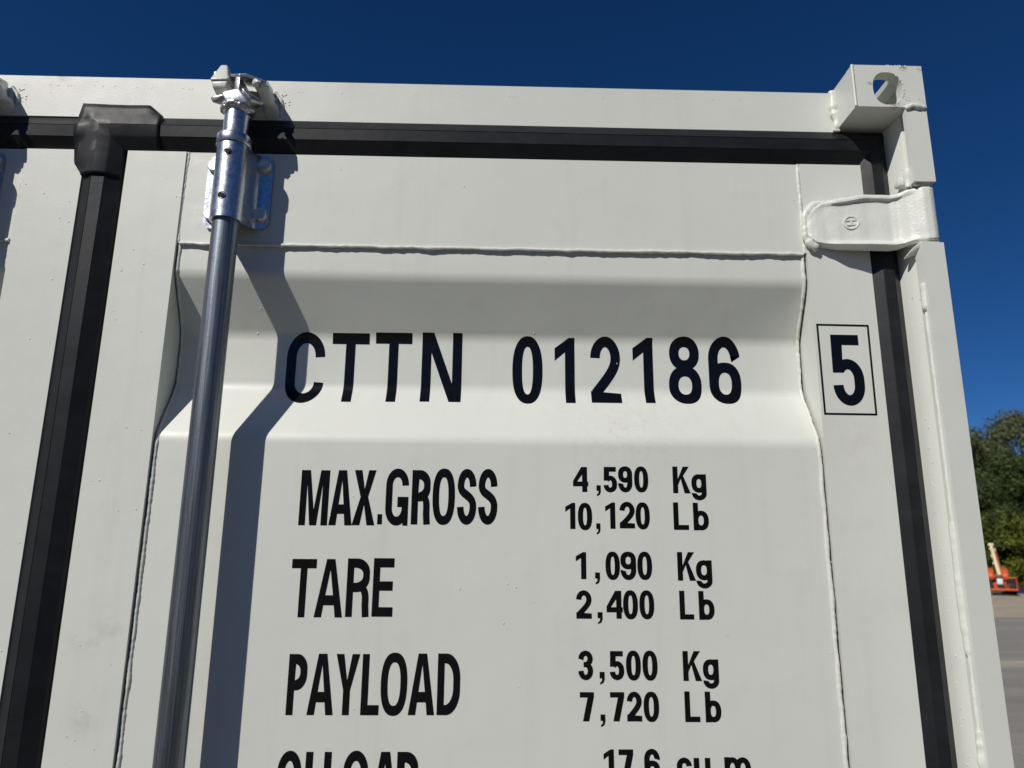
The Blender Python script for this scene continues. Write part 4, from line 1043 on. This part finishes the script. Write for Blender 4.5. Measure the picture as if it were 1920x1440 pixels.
part('boom_head', M['cream'], lambda bm: (wbox(bm, -0.52, -0.06, 1.9, 2.3, 2.86, 3.02), wbox(bm, -0.46, -0.32, 1.8, 2.0, 2.62, 2.74)), 0.03, boom)
for b_ in ((-0.40, -0.27, 1.0, 1.4, 2.16, 2.32), (-0.34, -0.20, 0.7, 1.0, 1.74, 1.86), (-0.08, 0.03, 1.6, 1.9, 2.50, 2.72)): part('hose_clamp', M['cream'], lambda bm: wbox(bm, *b_), 0.02, boom)
# work platform in front: deck, rails, control box
plat = part('platform', M['orange'], lambda bm: (wbox(bm, -0.9, 1.22, -2.2, -1.35, 0.30, 0.40), wbox(bm, -0.10, 0.02, -2.05, -1.9, 0.40, 0.9), wbox(bm, -0.45, -0.12, -2.1, -1.7, 0.40, 0.72),
                                          wbox(bm, 0.38, 0.62, -1.9, -1.5, 0.40, 0.62)), 0.015)
def rail(name, pts):
    bm = bmesh.new(); tube(bm, [(BLX + x, BLY + y, z) for x, y, z in pts], 0.028, 10, raw=True); nrm(bm); finish(bm, name, M['orange'], plat, angle=60)
for x in (-0.88, 0.40, 1.18):
    for y in (-2.17, -1.38): rail('rail_post', [(x, y, 0.4), (x, y, 0.98 if x > 0 else 1.05)])
for y in (-2.17, -1.38):
    rail('top_rail', [(0.40, y, 1.0), (1.18, y, 1.0)]); rail('top_rail', [(-0.88, y, 1.05), (-0.3, y, 1.05)])
rail('top_rail', [(1.18, -2.17, 1.0), (1.18, -1.38, 1.0)])
part('control_box', M['black'], lambda bm: wbox(bm, -0.28, 0.28, -2.10, -1.8, 0.42, 1.04), 0.03)
part('notice_panel', M['white'], lambda bm: wbox(bm, -0.21, 0.21, -2.14, -2.102, 0.64, 0.95), 0.02)
part('tool_tray', M['black'], lambda bm: wbox(bm, 0.45, 1.05, -1.9, -1.45, 0.42, 0.82), 0.03)
part('tool_tray', M['black'], lambda bm: wbox(bm, -0.85, -0.5, -1.9, -1.45, 0.5, 0.9), 0.03)

# the machine faces the yard: turn it on its base
_T = Matrix.Translation((BLX, BLY, 0)) @ Matrix.Rotation(math.radians(-33.5), 4, 'Z') @ Matrix.Diagonal((0.68, 1, 1, 1)) @ Matrix.Translation((-BLX, -BLY, 0))
for o in list(lift.children_recursive): o.data.transform(_T); o.data.update()
# small dark blue heap of sheeting beside it
bm = bmesh.new(); g = []
hx, hy = 32.55, 45.7
for j in range(15):
    row = []
    for i in range(25):
        u, v = i / 24 * 2 - 1, j / 14 * 2 - 1
        e = max(0, 1 - u * u) * max(0, 1 - v * v)
        row.append(bm.verts.new((hx + u * 0.95, hy + v * 0.6, 0.010 + 0.42 * e ** 0.6 * (0.75 + 0.45 * mnoise.noise(Vector((u * 2.4, v * 2.4, 1)))))))
    g.append(row)
for j in range(14):
    for i in range(24): bm.faces.new((g[j][i], g[j][i + 1], g[j + 1][i + 1], g[j + 1][i]))
nrm(bm); heap = finish(bm, 'tarpaulin', M['navy'], None, angle=30)
heap['label'] = 'low dark blue crumpled heap on the ground right of the boom lift'; heap['category'] = 'tarpaulin'

# ------------------------------------------------------------------ trees
def leaf_mesh(name, mat, seed, h, r, base, n_cl, per, leaf, cone=False, top_round=1.0):
    rnd = random.Random(seed); V, F = [], []
    cl = []
    for k in range(n_cl):
        t = rnd.random() ** 0.75
        z = base + (h - base) * t
        prof_r = (1 - t) if cone else math.sqrt(max(0.02, 1 - (2 * t - 0.85) ** 2 / (1.3 * top_round)))
        a = rnd.uniform(0, 2 * math.pi); rr = r * prof_r * math.sqrt(rnd.uniform(0.15, 1.0))
        cl.append((rr * math.cos(a), rr * math.sin(a), z, r * rnd.uniform(0.16, 0.34)))
    for (cx, cy, cz, cr) in cl:
        for k in range(per):
            d = Vector((rnd.gauss(0, 1), rnd.gauss(0, 1), rnd.gauss(0, 0.75)))
            if d.length < 1e-3: continue
            d = d.normalized() * cr * rnd.uniform(0.35, 1.0) ** 0.6
            p = Vector((cx, cy, cz)) + d
            nn = (d.normalized() + Vector((rnd.gauss(0, .5), rnd.gauss(0, .5), rnd.gauss(0.35, .5)))).normalized()
            s = nn.orthogonal().normalized(); s.rotate(Matrix.Rotation(rnd.uniform(0, 6.28), 3, nn)); u = nn.cross(s)
            L = leaf * rnd.uniform(0.6, 1.3); w = L * 0.55; b = len(V)
            V += [p - s * L * .5, p - s * L * .05 + u * w * .5, p + s * L * .5, p - s * L * .05 - u * w * .5]; F.append((b, b + 1, b + 2, b + 3))
    me = bpy.data.meshes.new(name); me.from_pydata([tuple(v) for v in V], [], F); me.materials.append(mat); return me, cl
def trunk_mesh(cl, h, r0, seed, base):
    rnd = random.Random(seed); bm = bmesh.new()
    P = [(0, 0, -0.6)]
    for k in range(1, 8): P.append((0.12 * h / 10 * mnoise.noise(Vector((k * .6, seed, 0))), 0.12 * h / 10 * mnoise.noise(Vector((k * .6, seed, 7))), h * 0.92 * k / 7))
    tube(bm, P, [r0 * (1.25 - 1.15 * k / 7) for k in range(8)], 9, raw=True)
    for (x, y, z, rr) in rnd.sample(cl, min(16, len(cl))):
        z0 = max(base * 0.6, z - math.hypot(x, y) * rnd.uniform(0.5, 0.9)); t = min(0.95, max(0, z0 / (h * .92)))
        a = Vector((0, 0, z0)); b = Vector((x, y, z)); m = a.lerp(b, 0.5) + Vector((0, 0, -0.12 * (b - a).length))
        rb = r0 * (1.1 - t) * 0.42
        tube(bm, [a, m, b], [rb, rb * .6, rb * .2], 6, raw=True)
    nrm(bm); me = bpy.data.meshes.new('trunk'); bm.to_mesh(me); bm.free(); me.materials.append(M['bark']); return me
KIND = {}
def tree_kind(key, mat, seed, h, r, base, n_cl, per, leaf, r0, cone=False, bare=False):
    me, cl = leaf_mesh('crown', M[mat], seed, h, r, base, n_cl, per, leaf, cone)
    KIND[key] = (me, trunk_mesh(cl, h, r0, seed, base), h)
tree_kind('olive_a', 'leaf_olive', 1, 11.0, 4.0, 2.2, 112, 112, 0.24, 0.22)
tree_kind('olive_b', 'leaf_olive', 2, 9.5, 3.4, 2.0, 100, 112, 0.23, 0.19)
tree_kind('green_a', 'leaf_green', 3, 9.0, 3.2, 1.2, 112, 112, 0.23, 0.18)
tree_kind('green_b', 'leaf_green', 4, 7.0, 2.8, 0.6, 100, 112, 0.22, 0.15)
tree_kind('lime', 'leaf_lime', 5, 6.0, 2.6, 0.8, 87, 105, 0.22, 0.12)
tree_kind('dark', 'leaf_dark', 6, 8.5, 2.5, 0.3, 118, 112, 0.22, 0.17, cone=True)
tree_kind('shrub', 'leaf_green', 7, 2.6, 1.9, 0.1, 57, 90, 0.17, 0.06)
tree_kind('shrub_lime', 'leaf_lime', 8, 2.3, 1.7, 0.1, 50, 90, 0.16, 0.05)
def plant(nm, key, x, y, sc, rot, label, cat, group):
    cm, tm, h = KIND[key]; z = hill_z(x, y)
    root = thing(nm, label, cat, (x, y, z), group)
    root.rotation_euler = (0, 0, rot); root.scale = (sc, sc, sc * (1 + 0.12 * math.sin(rot * 5)))
    for n2, me in (('trunk', tm), ('crown', cm)):
        o = bpy.data.objects.new(n2, me); COL.objects.link(o); o.parent = root
TREES = [
    ('tree', 'olive_a', 46.4, 63.0, 1.10, 0.3, 'tall olive-brown tree topping the skyline at the right edge', 'tree', 'trees on the wooded bank'),
    ('tree', 'olive_b', 43.0, 62.5, 1.14, 1.9, 'grey-brown tree on the skyline close beside the white container', 'tree', 'trees on the wooded bank'),
    ('tree', 'olive_a', 40.3, 61.5, 1.02, 2.6, 'olive tree half hidden behind the upper right edge of the container', 'tree', 'trees on the wooded bank'),
    ('tree', 'green_a', 41.0, 57.5, 0.98, 4.0, 'dull green tree below the skyline trees, above the yellow-green one', 'tree', 'trees on the wooded bank'),
    ('tree', 'lime', 37.7, 54.0, 1.00, 2.2, 'bright yellow-green tree standing behind and above the boom lift', 'tree', 'trees on the wooded bank'),
    ('tree', 'dark', 41.3, 55.6, 0.74, 0.9, 'dark green conifer at the right edge beyond the boom lift', 'tree', 'trees on the wooded bank'),
    ('tree', 'green_b', 37.0, 55.4, 1.0, 5.1, 'small green tree directly behind the raised cream boom', 'tree', 'trees on the wooded bank'),
    ('shrub', 'shrub', 38.6, 52.6, 0.9, 1.0, 'low dark green shrub right behind the boom lift hoods', 'shrub', 'shrubs along the foot of the bank'),
    ('shrub', 'shrub_lime', 36.9, 52.2, 0.8, 3.0, 'low yellow-green shrub right of the boom lift platform', 'shrub', 'shrubs along the foot of the bank'),
    ('tree', 'olive_a', 50.5, 63.0, 1.22, 1.4, 'leafy tree of the wooded bank hidden by the container or the picture edge', 'tree', 'trees out of view'),
    ('tree', 'green_a', 54.5, 59.0, 1.00, 0.6, 'leafy tree of the wooded bank hidden by the container or the picture edge', 'tree', 'trees out of view'),
    ('tree', 'green_b', 45.6, 56.5, 1.00, 2.4, 'leafy tree of the wooded bank hidden by the container or the picture edge', 'tree', 'trees out of view'),
    ('tree', 'dark', 33.0, 57.0, 1.00, 0.9, 'leafy tree of the wooded bank hidden by the container or the picture edge', 'tree', 'trees out of view'),
    ('tree', 'green_a', 29.0, 61.0, 1.00, 0.4, 'leafy tree of the wooded bank hidden by the container or the picture edge', 'tree', 'trees out of view'),
]
for t in TREES: plant(*t)
